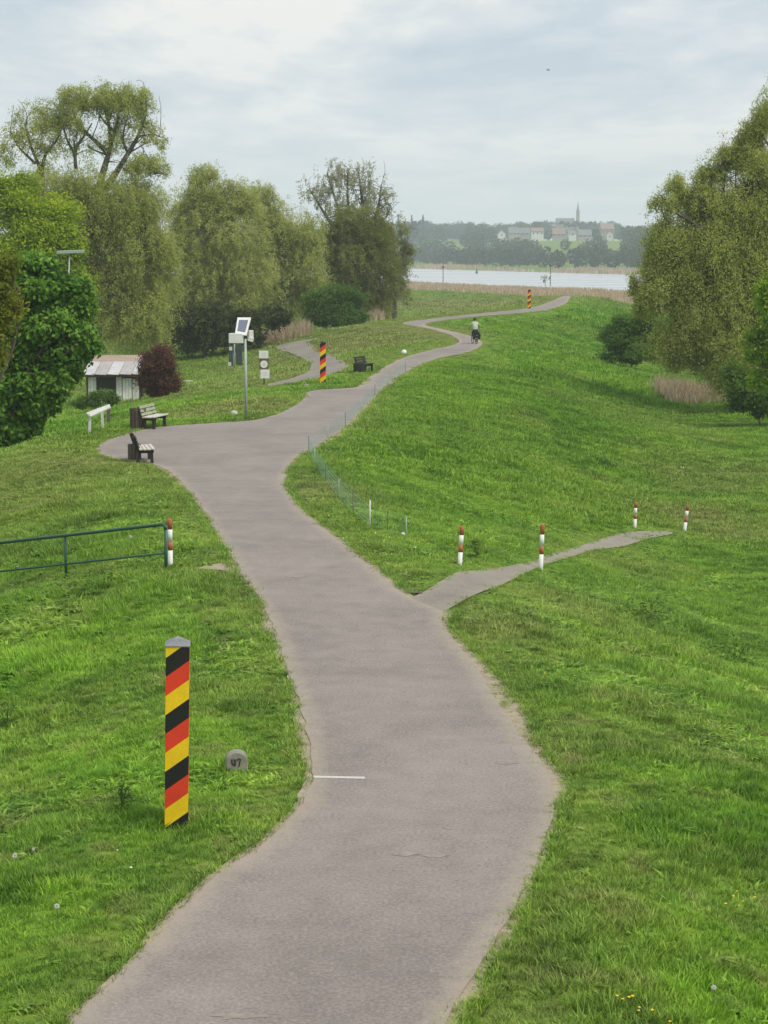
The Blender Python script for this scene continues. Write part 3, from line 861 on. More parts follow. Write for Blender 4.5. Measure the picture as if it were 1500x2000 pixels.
# ------------------------------------------------------------------ trees
def rand_dirs(n, rng):
    v = rng.normal(size=(n, 3)); return v / np.linalg.norm(v, axis=1, keepdims=True)
def limb_path(a, b, rng, bow=0.12, k=7):
    a, b = np.array(a, float), np.array(b, float)
    L = np.linalg.norm(b - a)
    off = rng.normal(size=3) * L * bow; off[2] = abs(off[2]) * .6
    ts = np.linspace(0, 1, k)
    p = a + (b - a) * ts[:, None] + off * (np.sin(ts * math.pi))[:, None] + rng.normal(size=(k, 3)) * L * .012 * (ts * (1 - ts) * 4)[:, None]
    return p
def make_tree(name, label, cat, base_px, Y, blobs, leaf, style, trunk_r=0.35, seed=0, group=None, bark=None, limbs=None, depth=0.8, twig=0, fork_z=0.32, base=None, part='crown', shell=.62, auto=0, mult=2.0, feather=.26, droop=.8):
    """trunk + limbs + a crown of single leaves.  blobs: (px, py, rx, ry, leaves[, depth offset m]) seen at depth Y"""
    rng = np.random.default_rng(seed)
    bark = bark or MBARK
    if base is None:
        b = P(base_px[0], base_px[1], Y); base = np.array([b[0], Y, tz(b[0], Y)])
    t = empty(name, base, label, cat, group)
    s = Y / F
    C, RX, RZ, NL, AU = [], [], [], [], []
    for bl in blobs:
        yo = bl[5] if len(bl) > 5 else 0.0
        c = P(bl[0], bl[1], Y + yo) - base
        C.append(c); RX.append(bl[2] * s); RZ.append(bl[3] * s); NL.append(bl[4] * mult); AU.append(bl[2] >= auto)
    C = np.array(C)
    mb = MB()
    top = C[:, 2].max()
    fork = np.array([C[:, 0].mean() * .35, 0, top * fork_z])
    tp = limb_path((0, 0, -0.4), fork, rng, .04, 5)
    mb.tube(tp, list(np.linspace(trunk_r * 1.25, trunk_r * .85, 5)), bark, 9)
    ends = []
    for c, rx, rz, au in zip(C, RX, RZ, AU):
        if not au: continue
        p = limb_path(fork, c + np.array([0, 0, rz * .25]), rng, .10, 8)
        r0 = trunk_r * (0.24 + .2 * rng.random())
        mb.tube(p, list(np.linspace(r0, max(.03, r0 * .18), 8)), bark, 6)
        for q in range(4 + twig):
            i = rng.integers(3, 8)
            e = c + rand_dirs(1, rng)[0] * np.array([rx, rx * depth, rz]) * rng.uniform(.5, .95)
            pp = limb_path(p[min(i, 7)], e, rng, .13, 5)
            mb.tube(pp, list(np.linspace(r0 * .32, .018 + .002 * rx, 5)), bark, 4)
            ends.append(pp)
    for lm in (limbs or []):
        pts = [P(q[0], q[1], Y + (q[3] if len(q) > 3 else 0)) - base for q in lm]
        pts = catmull(pts, lambda p_: 0.5)
        rr = np.interp(np.linspace(0, 1, len(pts)), np.linspace(0, 1, len(lm)), [q[2] * s for q in lm])
        mb.tube(pts, list(rr), bark, 6)
        for q in range(twig * 2):
            i = rng.integers(len(pts) // 3, len(pts))
            e = pts[i] + (rand_dirs(1, rng)[0] + np.array([0, 0, .5])) * rng.uniform(.8, 2.4)
            mb.tube(limb_path(pts[i], e, rng, .15, 5), list(np.linspace(max(.03, rr[i] * .4), .015, 5)), bark, 4)
    mb.build('trunk', t, True)
    cs, us, vs2, Ls, Ws, rn = [], [], [], [], [], []
    for c, rx, rz, nl in zip(C, RX, RZ, NL):
        per = 22 if style != 'broad' else 10
        ncl = max(3, int(nl / per))
        size = min(rx, rz)
        ns = int(np.clip(5 + 4.2 * size, 4, 22)) if Y < 600 else 5
        sd = rand_dirs(ns, rng)
        sc_ = c + sd * (rng.uniform(.42, .80, ns) if style != 'broad' else rng.uniform(.50, 1.0, ns))[:, None] * np.array([rx, rx * depth, rz])
        sr = rng.uniform(.30, .52, ns) * (1 if style != 'broad' else .86); stone = rng.random(ns)
        which = rng.integers(0, ns, ncl)
        dd = rand_dirs(ncl, rng)
        rad_ = shell + (1 - shell) * rng.random(ncl) ** .6
        out_ = (rng.random(ncl) < feather) * rng.random(ncl) ** 1.6 * .9
        p = sc_[which] + dd * (rad_ * sr[which] * (1 + out_))[:, None] * np.array([rx, rx * depth, rz * (1.15 if style == 'willow' else 1)])
        p[:, 2] += out_ * rz * .16
        d = p - c; d /= np.linalg.norm(d, axis=1, keepdims=True) + 1e-9
        tone = .62 * stone[which] + .38 * rng.random(ncl)
        k = np.repeat(np.arange(ncl), per); m_ = len(k)
        if style == 'willow':
            h = rng.uniform(.35, 1.25, ncl) * min(1.0, size / 2.0)
            tt = rng.random(m_)
            outd = d.copy(); outd[:, 2] *= .5
            wav = rng.normal(size=(ncl, 3)) * .35
            pos = p[k] + (outd[k] * .55 + wav[k]) * (tt * h[k])[:, None] + np.stack([0 * tt, 0 * tt, -h[k] * droop * (tt ** 1.4 - .3)], 1) + rng.normal(size=(m_, 3)) * .13
            u = outd[k] * .5 + wav[k] * .6 + np.array([0, 0, -.55 * droop]) + rng.normal(size=(m_, 3)) * .55
        elif style == 'upright':
            h = rng.uniform(.6, 1.6, ncl)
            tt = rng.random(m_)
            outd = d.copy(); outd[:, 2] = np.abs(outd[:, 2]) * .3
            pos = p[k] + outd[k] * (tt * .4)[:, None] + np.stack([0 * tt, 0 * tt, h[k] * (tt - .4)], 1) + rng.normal(size=(m_, 3)) * .15
            u = outd[k] * .5 + np.array([0, 0, .5]) + rng.normal(size=(m_, 3)) * .7
        else:
            pos = p[k] + rng.normal(size=(m_, 3)) * np.array([.32, .32, .2]) * min(1.3, .35 + size / 3)
            u = rng.normal(size=(m_, 3)) + d[k] * .8 + np.array([0, 0, -.5])
        nt_ = dd[k] * .55 + d[k] * .45 + np.array([0, 0, .55]) + rng.normal(size=(m_, 3)) * .42
        v = np.cross(u, nt_)
        cs.append(pos); us.append(u); vs2.append(v)
        Ls.append(leaf[0] * rng.uniform(.65, 1.3, m_)); Ws.append(leaf[1] * rng.uniform(.7, 1.25, m_))
        rn.append(np.clip(.62 * tone[k] + .38 * rng.random(m_), 0, 1))
    cs, us, vs2, Ls, Ws, rn = map(np.concatenate, (cs, us, vs2, Ls, Ws, rn))
    wz = cs[:, 2] + base[2]
    gz_ = base[2] + 0.12
    keep = wz > gz_
    cs, us, vs2, Ls, Ws, rn = cs[keep], us[keep], vs2[keep], Ls[keep], Ws[keep], rn[keep]
    me = leaf_mesh(part, cs, us, vs2, Ls, Ws, leaf[2], rn)
    link_mesh(part, me, t)
    return t
ML_willow = leafy('willow_leaves', [(0.25, (0.305, 0.339, 0.085)), (0.5, (0.409, 0.448, 0.113)), (0.75, (0.521, 0.551, 0.164))])
ML_olive = leafy('olive_willow_leaves', [(0.25, (0.305, 0.339, 0.096)), (0.5, (0.423, 0.456, 0.135)), (0.75, (0.544, 0.567, 0.198))])
ML_dark = leafy('dark_willow_leaves', [(0.25, (0.157, 0.176, 0.038)), (0.5, (0.226, 0.242, 0.055)), (0.75, (0.308, 0.319, 0.096))])
ML_bush = leafy('green_bush_leaves', [(0.2, (0.065, 0.126, 0.019)), (0.5, (0.117, 0.213, 0.032)), (0.8, (0.188, 0.306, 0.047))])
ML_yel = leafy('spring_yellow_leaves', [(0.2, (0.187, 0.265, 0.014)), (0.5, (0.340, 0.454, 0.024)), (0.8, (0.526, 0.620, 0.052))])
ML_chest = leafy('broad_green_leaves', [(0.22, (0.044, 0.105, 0.014)), (0.45, (0.105, 0.226, 0.028)), (0.62, (0.187, 0.352, 0.046)), (0.85, (0.330, 0.495, 0.121))], 0.4, 0.45, 0.9)
ML_brown = leafy('young_brownish_leaves', [(0.25, (0.103, 0.138, 0.015)), (0.5, (0.196, 0.224, 0.024)), (0.75, (0.310, 0.322, 0.042))])
ML_pop = leafy('young_poplar_leaves', [(0.25, (0.312, 0.316, 0.193)), (0.5, (0.404, 0.403, 0.263)), (0.75, (0.495, 0.497, 0.340))])
ML_red = leafy('purple_red_leaves', [(0.2, (0.085, 0.038, 0.028)), (0.5, (0.150, 0.066, 0.046)), (0.8, (0.215, 0.105, 0.070))])
ML_lime = leafy('bright_lime_leaves', [(0.2, (0.123, 0.228, 0.018)), (0.5, (0.254, 0.394, 0.030)), (0.8, (0.420, 0.578, 0.060))])
ML_far = leafy('far_wood_leaves', [(0.2, (0.024, 0.041, 0.013)), (0.5, (0.048, 0.070, 0.022)), (0.8, (0.084, 0.102, 0.034))], 0.2, 0.7, 0.03)
ML_reed = leafy('dry_reed_stalks', [(0.2, (0.34, 0.265, 0.165)), (0.5, (0.48, 0.385, 0.26)), (0.8, (0.62, 0.52, 0.38))], 0.3, 0.8)

ML_shade = leafy('undergrowth_shade_leaves', [(0.2, (0.053, 0.069, 0.021)), (0.5, (0.093, 0.114, 0.033)), (0.8, (0.150, 0.173, 0.053))])  # shade under the willows, put into the leaves as a darker colour
# left bank, from the back to the front
make_tree('poplar', 'thinly leafed tree whose bare twigs show against the sky behind the round dark bush', 'tree', (700, 600), 232,
    [(625,375,38,40,1300),(660,345,35,28,1300),(700,350,40,32,1300),(735,380,35,40,1300),(690,400,50,40,1200),(640,415,40,30,900),(755,410,22,30,500)],
    (0.34, 0.12, ML_pop), 'upright', .38, 31, twig=14, shell=.2, auto=99, mult=1.0,
    limbs=[[(700,560,9),(705,480,7),(708,400,4),(700,335,1.2)],[(705,480,5),(735,420,3),(745,360,1)],[(702,500,5),(665,420,3),(640,340,1)],[(700,480,4),(680,400,3),(680,330,1)],[(700,490,4),(650,440,3),(605,370,1)],[(710,460,3),(750,430,2),(762,405,1)]])
make_tree('willow', 'tall old willow with forked bare limbs and a flat crown above all the left trees', 'tree', (180, 690), 152,
    [(200,195,46,26,1400),(150,190,46,24,1300),(240,205,46,30,1400),(125,215,28,30,600),(145,240,35,26,500),(265,190,30,22,500),(235,255,26,30,350),(205,270,34,30,420),(160,285,30,30,260),(70,230,47,30,1100),(40,265,34,30,500),(110,260,30,30,420),(15,300,30,36,450),(80,290,34,30,320),(100,300,34,26,250),(270,250,22,26,200),(300,310,36,24,220),
     (284,212,20,34,380),(294,262,22,22,300),(312,275,14,14,120),(275,320,45,18,800),(310,330,26,14,260),
     (190,390,95,70,8500),(110,380,65,50,5500),(260,400,70,55,5500),(230,480,95,80,9000),(140,470,70,70,6000),(290,500,50,90,5500),(240,590,90,85,8500),(150,590,80,90,5000),(280,620,50,75,4500)],
    (0.19, 0.072, ML_willow), 'willow', .5, 41, mult=4.0, droop=1.1, twig=4, fork_z=.25, auto=48,
    limbs=[[(178,520,13),(180,430,12),(195,360,9),(215,290,6),(228,240,3),(240,200,1)],[(190,390,9),(225,340,7),(250,300,5),(270,265,4),(285,225,2),(285,190,1)],[(212,300,5),(180,270,3.5),(150,240,3),(140,200,1)],
           [(215,285,4),(212,240,3),(200,200,1)],[(268,268,3),(300,262,2),(312,268,.8)],[(148,330,4),(148,290,3),(165,265,2.4),(180,240,1)],[(148,305,3),(130,270,2),(120,230,1)],[(240,330,4),(280,335,2.6),(320,340,1)],
           [(80,380,6),(82,330,5),(90,300,3),(110,275,2),(125,240,1)],[(82,335,4),(62,290,2.6),(50,250,1)],[(70,320,3),(35,285,2),(20,255,1)],[(232,262,3),(205,240,2),(190,215,1)],[(250,300,3),(240,270,2),(250,225,1)]])
make_tree('willow', 'broad olive willow with a feathery top just right of the tall old willow', 'tree', (420, 690), 176,
    [(410,375,55,45,3600),(400,345,28,22,700),(450,400,55,45,3500),(370,420,45,50,3000),(430,470,85,75,8000),(360,500,60,80,5000),(470,520,70,80,6000),(400,580,85,85,7500),(470,610,60,70,5000),(360,620,45,60,3500)],
    (0.20, 0.076, ML_olive), 'willow', .45, 51, mult=4.6)
make_tree('willow', 'olive willow with twiggy top between the broad willow and the round dark bush', 'tree', (545, 660), 190,
    [(505,390,38,35,1900),(530,420,50,40,3200),(560,450,55,45,3800),(590,470,45,45,3000),(530,500,70,60,5500),(590,540,60,60,5000),(540,580,75,60,5500),(600,590,40,40,2500)],
    (0.205, 0.078, ML_olive), 'willow', .4, 61, mult=4.6)
make_tree('willow', 'thin brownish trees at the water side, right end of the left tree row', 'tree', (770, 590), 240,
    [(765,460,38,35,1500),(785,490,26,30,900),(750,500,40,45,1900),(775,540,35,30,1000),(760,575,45,25,1300),(795,480,14,30,250)],
    (0.36, 0.10, ML_dark), 'willow', .3, 71, twig=6)
make_tree('willow', 'round dark olive willow bush in front of the thinly leafed tree', 'tree', (690, 640), 200,
    [(685,440,55,38,4200),(650,470,50,45,3800),(725,470,48,45,3800),(690,510,75,60,7500),(740,540,40,55,3000),(670,570,65,60,5500),(725,590,45,50,3500),(690,615,60,35,3500)],
    (0.22, 0.085, ML_dark), 'willow', .4, 81, mult=3.6)
make_tree('bush', 'blue green bush at the foot of the round dark willow, beside pale reeds', 'bush', (650, 642), 178,
    [(640,590,42,34,3600),(675,600,38,36,3200),(655,620,50,24,3000),(615,610,20,22,900),(700,615,22,26,900)],
    (0.26, 0.11, ML_bush), 'broad', .12, 91)
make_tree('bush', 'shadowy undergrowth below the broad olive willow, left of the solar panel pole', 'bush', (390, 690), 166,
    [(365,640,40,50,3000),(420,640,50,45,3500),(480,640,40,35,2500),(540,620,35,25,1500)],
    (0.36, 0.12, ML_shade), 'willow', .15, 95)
make_tree('tree', 'yellow green leafy tree at the left edge behind the dark broad leaved tree', 'tree', (40, 760), 130,
    [(40,400,60,50,4200),(95,440,55,45,3800),(20,450,60,55,3600),(130,480,45,36,2600),(70,500,70,55,4800),(150,560,35,60,2600),(10,370,40,36,1800),(75,545,60,45,2600),(100,580,60,60,3000),(30,600,60,60,2500)],
    (0.25, 0.13, ML_yel), 'broad', .3, 101)
make_tree('tree', 'olive green young tree cut by the left edge before the dark broad leaved tree', 'tree', (-25, 940), 61,
    [(0,560,34,40,700),(12,620,28,38,600),(-15,650,30,60,500),(5,520,26,24,350)],
    (0.17, 0.09, ML_brown), 'broad', .16, 105)
make_tree('tree', 'dark green broad leaved tree in front at the left edge hanging over the lawn', 'tree', (10, 930), 68,
    [(85, 560, 44.0, 35.3, 2300), (130, 600, 38.4, 46.2, 2500), (70, 640, 52.0, 50.4, 3200), (140, 670, 36.0, 42.0, 2300), (110, 720, 49.6, 46.2, 3000), (50, 720, 44.0, 50.4, 2600), (50, 780, 46.4, 37.8, 2600), (95, 775, 27.2, 26.9, 1100), (30, 845, 28.8, 33.6, 1500), (20, 890, 22.4, 21.8, 700), (10, 780, 40.0, 58.8, 1800), (160, 640, 19.2, 25.2, 700), (132, 570, 32.0, 30.2, 900), (165, 600, 17.6, 28.6, 600), (70, 820, 17.6, 20.2, 500), (0, 700, 40, 60, 1500), (0, 860, 30, 40, 900), (60, 520, 40, 30, 900)],
    (0.22, 0.135, ML_chest), 'broad', .3, 111, mult=2.6, bark=MBARK2)
make_tree('bush', 'round wine red bush beside the right wall of the shed', 'bush', (312, 780), 111,
    [(312,692,22,20,1000),(300,705,24,22,1500),(325,715,26,26,1700),(305,745,30,28,2000),(335,745,18,26,1000),(290,735,18,26,900),(318,768,26,12,700)],
    (0.15, 0.075, ML_red), 'broad', .06, 121)
make_tree('bush', 'low dark green bush in front of the left shed wall', 'bush', (200, 800), 108,
    [(180,778,22,12,800),(210,775,18,14,700),(160,785,16,12,500),(222,778,10,12,300)],
    (0.13, 0.08, ML_bush), 'broad', .04, 125)
# right side
make_tree('willow', 'huge willow with hanging twigs filling the right edge of the picture', 'tree', (1455, 775), 112,
    [(1500,240,34,60,1700),(1455,270,28,36,800),(1480,310,55,45,2600),(1420,320,34,34,900),(1390,350,36,32,1000),(1335,372,34,30,700),(1300,400,30,40,700),(1360,395,45,35,1700),
     (1440,390,75,60,6500),(1520,400,80,70,5500),(1370,450,75,45,6500),(1300,490,45,50,3600),(1420,500,85,70,8500),(1510,520,70,80,6500),(1330,560,70,65,7500),(1275,560,35,60,1800),(1430,600,85,75,8000),(1350,640,70,60,6500),(1500,640,60,80,4500),(1410,690,80,55,6500),(1340,690,40,34,1800),(1470,720,60,60,4500),(1245,590,16,30,350),(1235,560,10,24,200)],
    (0.155, 0.062, ML_willow), 'willow', .6, 131, twig=3, mult=4.4, droop=1.1,
    limbs=[[(1455,760,16),(1450,690,14),(1430,620,9),(1390,570,5),(1350,545,2)],[(1450,680,12),(1470,600,10),(1490,540,8)],[(1430,610,5),(1395,600,4),(1370,575,2)],[(1490,410,5),(1465,395,3),(1440,380,1.5)]])
make_tree('bush', 'dark green bushes at the foot of the dike slope left of the huge willow', 'bush', (1230, 695), 140,
    [(1225,640,40,34,2600),(1195,655,26,22,1300),(1260,640,34,40,2200),(1250,675,38,22,1600),(1290,660,26,36,1200),(1232,682,46,22,1500),(1240,692,56,20,2200),(1285,690,40,26,1300),(1205,672,26,16,600)],
    (0.22, 0.09, ML_bush), 'broad', .07, 141, fork_z=.12)
make_tree('tree', 'bright lime green tree peeking in at the right edge before the huge willow', 'tree', (1540, 840), 92,
    [(1495,570,20,34,700),(1500,620,34,45,1500),(1490,680,32,36,1300),(1520,720,45,50,1800),(1470,665,16,22,350),(1530,620,40,90,1800)],
    (0.19, 0.10, ML_lime), 'broad', .2, 151)
make_tree('bush', 'shaded thicket under the huge willow at the right edge', 'bush', (1490, 800), 104,
    [(1480,760,40,32,1700),(1450,770,30,22,1000),(1510,770,40,40,1600),(1440,735,30,28,900),(1475,792,48,20,1300)],
    (0.2, 0.09, ML_bush), 'broad', .06, 155, fork_z=.12)

# dry reeds by the trees: stalks nobody could count
def reed_patch(name, pxs, Yc, n, h, seed, mat=ML_reed):
    rng = np.random.default_rng(seed)
    g = [P(p[0], p[1], Yc) for p in pxs]
    cs = []
    for (p, q) in zip(g, pxs):
        k = n // len(g)
        x = p[0] + rng.normal(0, q[2] * Yc / F * .5, k); y = Yc + rng.normal(0, 1.5, k)
        cs.append(np.stack([x, y, terrain(x, y)], 1))
    cs = np.concatenate(cs); m_ = len(cs)
    L = h * rng.uniform(.35, 1.1, m_) * (.6 + .6 * vnoise(cs[:, 0], cs[:, 1], 1.1, seed))
    cs[:, 2] += L * .45
    u = np.stack([rng.normal(0, .24, m_), rng.normal(0, .24, m_), np.ones(m_)], 1)
    me = leaf_mesh(name, cs, u, rng.normal(size=(m_, 3)) * np.array([1, 1, 0]), L, .055, mat, rng.random(m_))
    return tag(link_mesh(name, me), kind='stuff')
reed_patch('dry_reeds', [(530,650,16),(555,650,22),(585,650,18)], 172, 2600, 1.9, 5)
reed_patch('dry_reeds', [(722,632,10),(738,632,10)], 190, 1200, 1.8, 6)
reed_patch('dry_reeds', [(1300,725,16),(1330,745,20),(1370,755,22),(1395,762,10)], 121, 3600, 1.5, 7)

def reed_belt(name, n, ya, yb, near_side, seed, h):
    rng = np.random.default_rng(seed)
    y = rng.uniform(ya, yb, n * 6); x = rng.uniform(-.02, .19, n * 6) * y
    k = reed_zone(x, y) > .5
    k &= (y < y_near(x) + 4) if near_side else (y > y_far(x) - 4)
    x, y = x[k][:n], y[k][:n]
    m_ = len(x)
    z = np.maximum(terrain(x, y), WATER - .1)
    L = h * rng.uniform(.7, 1.15, m_)
    cs = np.stack([x, y, z + L * .42], 1)
    u = np.stack([rng.normal(0, .12, m_), rng.normal(0, .12, m_), np.ones(m_)], 1)
    me = leaf_mesh(name, cs, u, rng.normal(size=(m_, 3)) * np.array([1, 1, 0]), L, h * .2, ML_reed, rng.random(m_))
    return tag(link_mesh(name, me), kind='stuff')
reed_belt('riverside_reeds', 30000, 260, 690, True, 8, 1.1)
reed_belt('far_bank_reeds', 12000, 780, 1350, False, 9, 2.5)

# ------------------------------------------------------------------ far bank: village, church, woodland
def house(label, px, py, Y, w, hwall, hroof, wall, roof, rz=0.0, gable=False, depth=8.0, name='house', cat='house'):
    b = P(px, py - 2, Y); w *= .82; hwall *= .72; hroof *= .82; depth *= .8
    t = empty(name, b, label, cat, rz=rz)
    w2, d2 = w / 2, depth / 2
    mb = MB(); mb.box((0, 0, hwall / 2 - 6), (w, depth, hwall + 12), wall); 
    if gable:
        mb.face([(-w2, -d2, hwall), (w2, -d2, hwall), (0, -d2, hwall + hroof)], wall); mb.face([(w2, d2, hwall), (-w2, d2, hwall), (0, d2, hwall + hroof)], wall)
    else:
        mb.face([(-w2, d2, hwall), (-w2, -d2, hwall), (-w2, 0, hwall + hroof)], wall); mb.face([(w2, -d2, hwall), (w2, d2, hwall), (w2, 0, hwall + hroof)], wall)
    mb.build('wall', t)
    r = MB(); o = .5; dz = 0.25
    if gable:
        for sx in (-1, 1):
            r.face([(sx * (w2 + o), -d2 - o, hwall - .4), (sx * (w2 + o), d2 + o, hwall - .4), (0, d2 + o, hwall + hroof + dz), (0, -d2 - o, hwall + hroof + dz)], roof)
            r.face([(sx * (w2 + o), -d2 - o, hwall - .6), (sx * (w2 + o), d2 + o, hwall - .6), (0, d2 + o, hwall + hroof + .02), (0, -d2 - o, hwall + hroof + .02)], roof)
    else:
        for sy in (-1, 1):
            r.face([(-w2 - o, sy * (d2 + o), hwall - .4), (w2 + o, sy * (d2 + o), hwall - .4), (w2 + o, 0, hwall + hroof + dz), (-w2 - o, 0, hwall + hroof + dz)], roof)
            r.face([(-w2 - o, sy * (d2 + o), hwall - .6), (w2 + o, sy * (d2 + o), hwall - .6), (w2 + o, 0, hwall + hroof + .02), (-w2 - o, 0, hwall + hroof + .02)], roof)
    rf = r.build('roof', t)
    c = MB(); c.box((w * .2, 0.9, hwall + hroof + .1), (.7, .7, 1.8), M['hbrick']); c.build('chimney', rf)
    nwin = max(1, int(w / 3.5))
    wm = MB(); wm.box((0, 0, 0), (1.1, .12, 1.4), M['darkglass']); wme = wm.mesh('window')
    for k in range(nwin):
        link_mesh('window', wme, t, (-w2 + (k + .5) * w / nwin, -d2 - .03, hwall * .52))
    return t
Yh = 1720
house('small white gabled cottage at the left end of the far village', 979, 464, 1650, 8, 4.0, 3.6, M['hwall'], M['hgrey'], 0.1, True)
house('long house with a big grey roof beside the white cottage on the far hill', 1004, 461, 1760, 13, 3, 6, M['hwall2'], M['hgrey'], 0.12, depth=10)
house('second grey roofed house of the far village, right of the long one', 1026, 461, 1770, 10, 3, 5.5, M['hwall2'], M['hgrey'], -.1, depth=11)
house('white walled house with a low red roof in the middle of the far village', 1049, 463, 1660, 13, 6.2, 3.2, M['hwall'], M['hred'], .05)
house('house with a pinkish red roof between two trees of the far village', 1091, 464, 1700, 14, 3.5, 6, M['hwall2'], M['hred'], -.08, depth=10)
house('low pale shed house between the pink roof and the grey roof far away', 1117, 464, 1660, 8, 4.2, 2.0, M['hwall'], M['hgrey'], .1)
house('pale grey roofed barn right of the low pale house on the far hill', 1141, 466, 1700, 15, 3.5, 5.5, M['hwall2'], M['hgrey'], .06, depth=11)
house('narrow white gabled house low at the right end of the far village', 1191, 470, 1640, 6, 7, 3.5, M['hwall'], M['hred'], -.1, True)
house('tall reddish brick house under the trees right of the steeple', 1184, 462, 1800, 15, 9, 6, M['hbrick'], M['hred'], .15, depth=14)
b = P(1128, 470, 1840)
t = empty('church', b, 'far church whose pointed grey steeple rises above the treetops', 'church')
mb = MB(); mb.box((-12, 3, 4), (18, 10, 26), M['hwall2']); mb.build('nave', t)
mb = MB(); mb.face([(-21.5, -2.6, 17), (-3.2, -2.6, 17), (-3.2, 3, 22), (-21.5, 3, 22)], M['hgrey']); mb.face([(-21.5, 8.6, 17), (-3.2, 8.6, 17), (-3.2, 3, 22), (-21.5, 3, 22)], M['hgrey']); mb.build('roof', t)
mb = MB(); mb.box((0, 0, 8), (3.2, 3.2, 40), M['hwall2']); tw = mb.build('tower', t)
mb = MB(); mb.lathe([(1.9, 28), (1.5, 29.5), (.6, 34), (.2, 37.5), (.05, 38.5)], M['copper'], n=8); mb.build('spire', tw)

KEEP = [(972,450,988,470),(1008,446,1036,463),(1038,450,1064,470),(1080,450,1103,466),(1106,455,1126,468),(1128,448,1156,468),(1184,456,1198,474),(1056,477,1096,486),(1172,428,1200,455)]
def blob_leaves(c, rx, rz, n, rng, L, W):
    d = rand_dirs(n, rng)
    lump = .8 + .4 * vnoise(d[:, 0] * 2 + c[0] * .37, d[:, 2] * 2 + c[1] * .21, .6, 77)
    p = c + d * ((.55 + .45 * rng.random(n)) * lump)[:, None] * np.array([rx, rx, rz])
    return p, rng.normal(size=(n, 3)), rng.normal(size=(n, 3)), L * rng.uniform(.6, 1.3, n), W * rng.uniform(.6, 1.3, n)
frng = np.random.default_rng(99)
cs, us, vs2, Ls, Ws, rn = [], [], [], [], [], []
cnt = 0
for k in range(5200):
    y = frng.uniform(900, 2250); x = frng.uniform(-.03, .30) * y
    yf = float(y_far(np.array(x)))
    if y < yf + 62: continue
    dy = y - yf
    # open meadow between the shore wood and the village
    if 250 < dy < 450 and frng.random() < .15: continue
    z = tz(x, y)
    hh = frng.uniform(7, 13) if dy < 330 else frng.uniform(8, 15)
    rx = hh * frng.uniform(.38, .60)
    px1, py1 = project(np.array([x]), np.array([y]), np.array([z + hh])); px0, py0 = project(np.array([x]), np.array([y]), np.array([z]))
    rp = rx * F / y
    bad = False
    for (a, b_, c_, d_) in KEEP:
        if y < 1810 and px1[0] + rp * .7 > a and px1[0] - rp * .7 < c_ and py1[0] < d_ - 8 and py0[0] > b_ : bad = True
    lim = 432 + 8 * float(vnoise(np.array([px1[0]]), np.array([0.]), 30, 70)[0]) + (6 if px1[0] > 1200 else 0)
    if not bad and py1[0] < lim:      # keep the treeline level with the one across the river
        hh = max(4.5, hh - (lim - py1[0]) * y / F); rx = hh * .45; py1 = [lim]
        if project(np.array([x]), np.array([y]), np.array([z + hh]))[1][0] < lim - 3: continue
    if bad or py1[0] > 503: continue
    n = int(60 + rx * 26)
    p, u, v, L, W = blob_leaves(np.array([x, y, z + hh * .58]), rx, hh * .46, n, frng, 1.7, 1.1)
    cs.append(p); us.append(u); vs2.append(v); Ls.append(L); Ws.append(W)
    rn.append(np.clip(frng.random() * .75 + .25 * frng.random(n), 0, 1))
    cnt += 1
    if cnt > 1100: break
for k in range(260):        # the unbroken treeline on the ridge behind the village
    y = frng.uniform(1860, 2080); x = frng.uniform(-.02, .20) * y; z = tz(x, y)
    pxt = 750 + F * x / y
    lim = 428 + 9 * float(vnoise(np.array([pxt]), np.array([0.]), 26, 71)[0]) + (8 if pxt > 1205 else 0) + frng.uniform(0, 6)
    ztop = P(pxt, lim, y)[2]; hh = ztop - z
    if hh < 4: continue
    rx = frng.uniform(4.5, 8); n = int(90 + rx * 22)
    p, u, v, L, W = blob_leaves(np.array([x, y, ztop - min(hh, 14) * .45]), rx, min(hh, 14) * .48, n, frng, 1.9, 1.2)
    cs.append(p); us.append(u); vs2.append(v); Ls.append(L); Ws.append(W); rn.append(np.clip(frng.random() * .75 + .25 * frng.random(n), 0, 1))
print('far trees', cnt)
me = leaf_mesh('far_woodland', *map(np.concatenate, (cs, us, vs2, Ls, Ws)), ML_far, np.concatenate(rn))
tag(link_mesh('far_woodland', me), kind='stuff')
FB = [('tree', 'biggest dark round tree on the far river bank, near its reeds', 985, 512, 1330, [(985,492,27,20,900),(970,495,18,16,400),(1003,490,18,18,400)]),
      ('tree', 'single round crown standing above the far village roofs', 1044, 470, 1780, [(1044,438,9,8,260),(1040,445,8,8,200)]),
      ('tree', 'rounded tree left of the steeple on the far hilltop', 1107, 470, 1790, [(1105,434,11,9,300),(1115,438,9,9,200)]),
      ('tree', 'wide dark treetop right below the far church steeple', 1150, 470, 1790, [(1140,438,16,10,420),(1158,438,14,10,360),(1128,440,12,9,260)]),
      ('tree', 'leftmost tall far tree above the waterside trees', 800, 500, 1500, [(803,440,14,14,400),(812,448,14,14,300),(795,455,14,18,300)])]
for nm, lb, bx, by, Yt, bl in FB:
    make_tree(nm, lb, 'tree', (bx, by), Yt, bl, (1.7, 1.1, ML_far), 'broad', .5, bx, base=P(bx, by, Yt), mult=1.0)
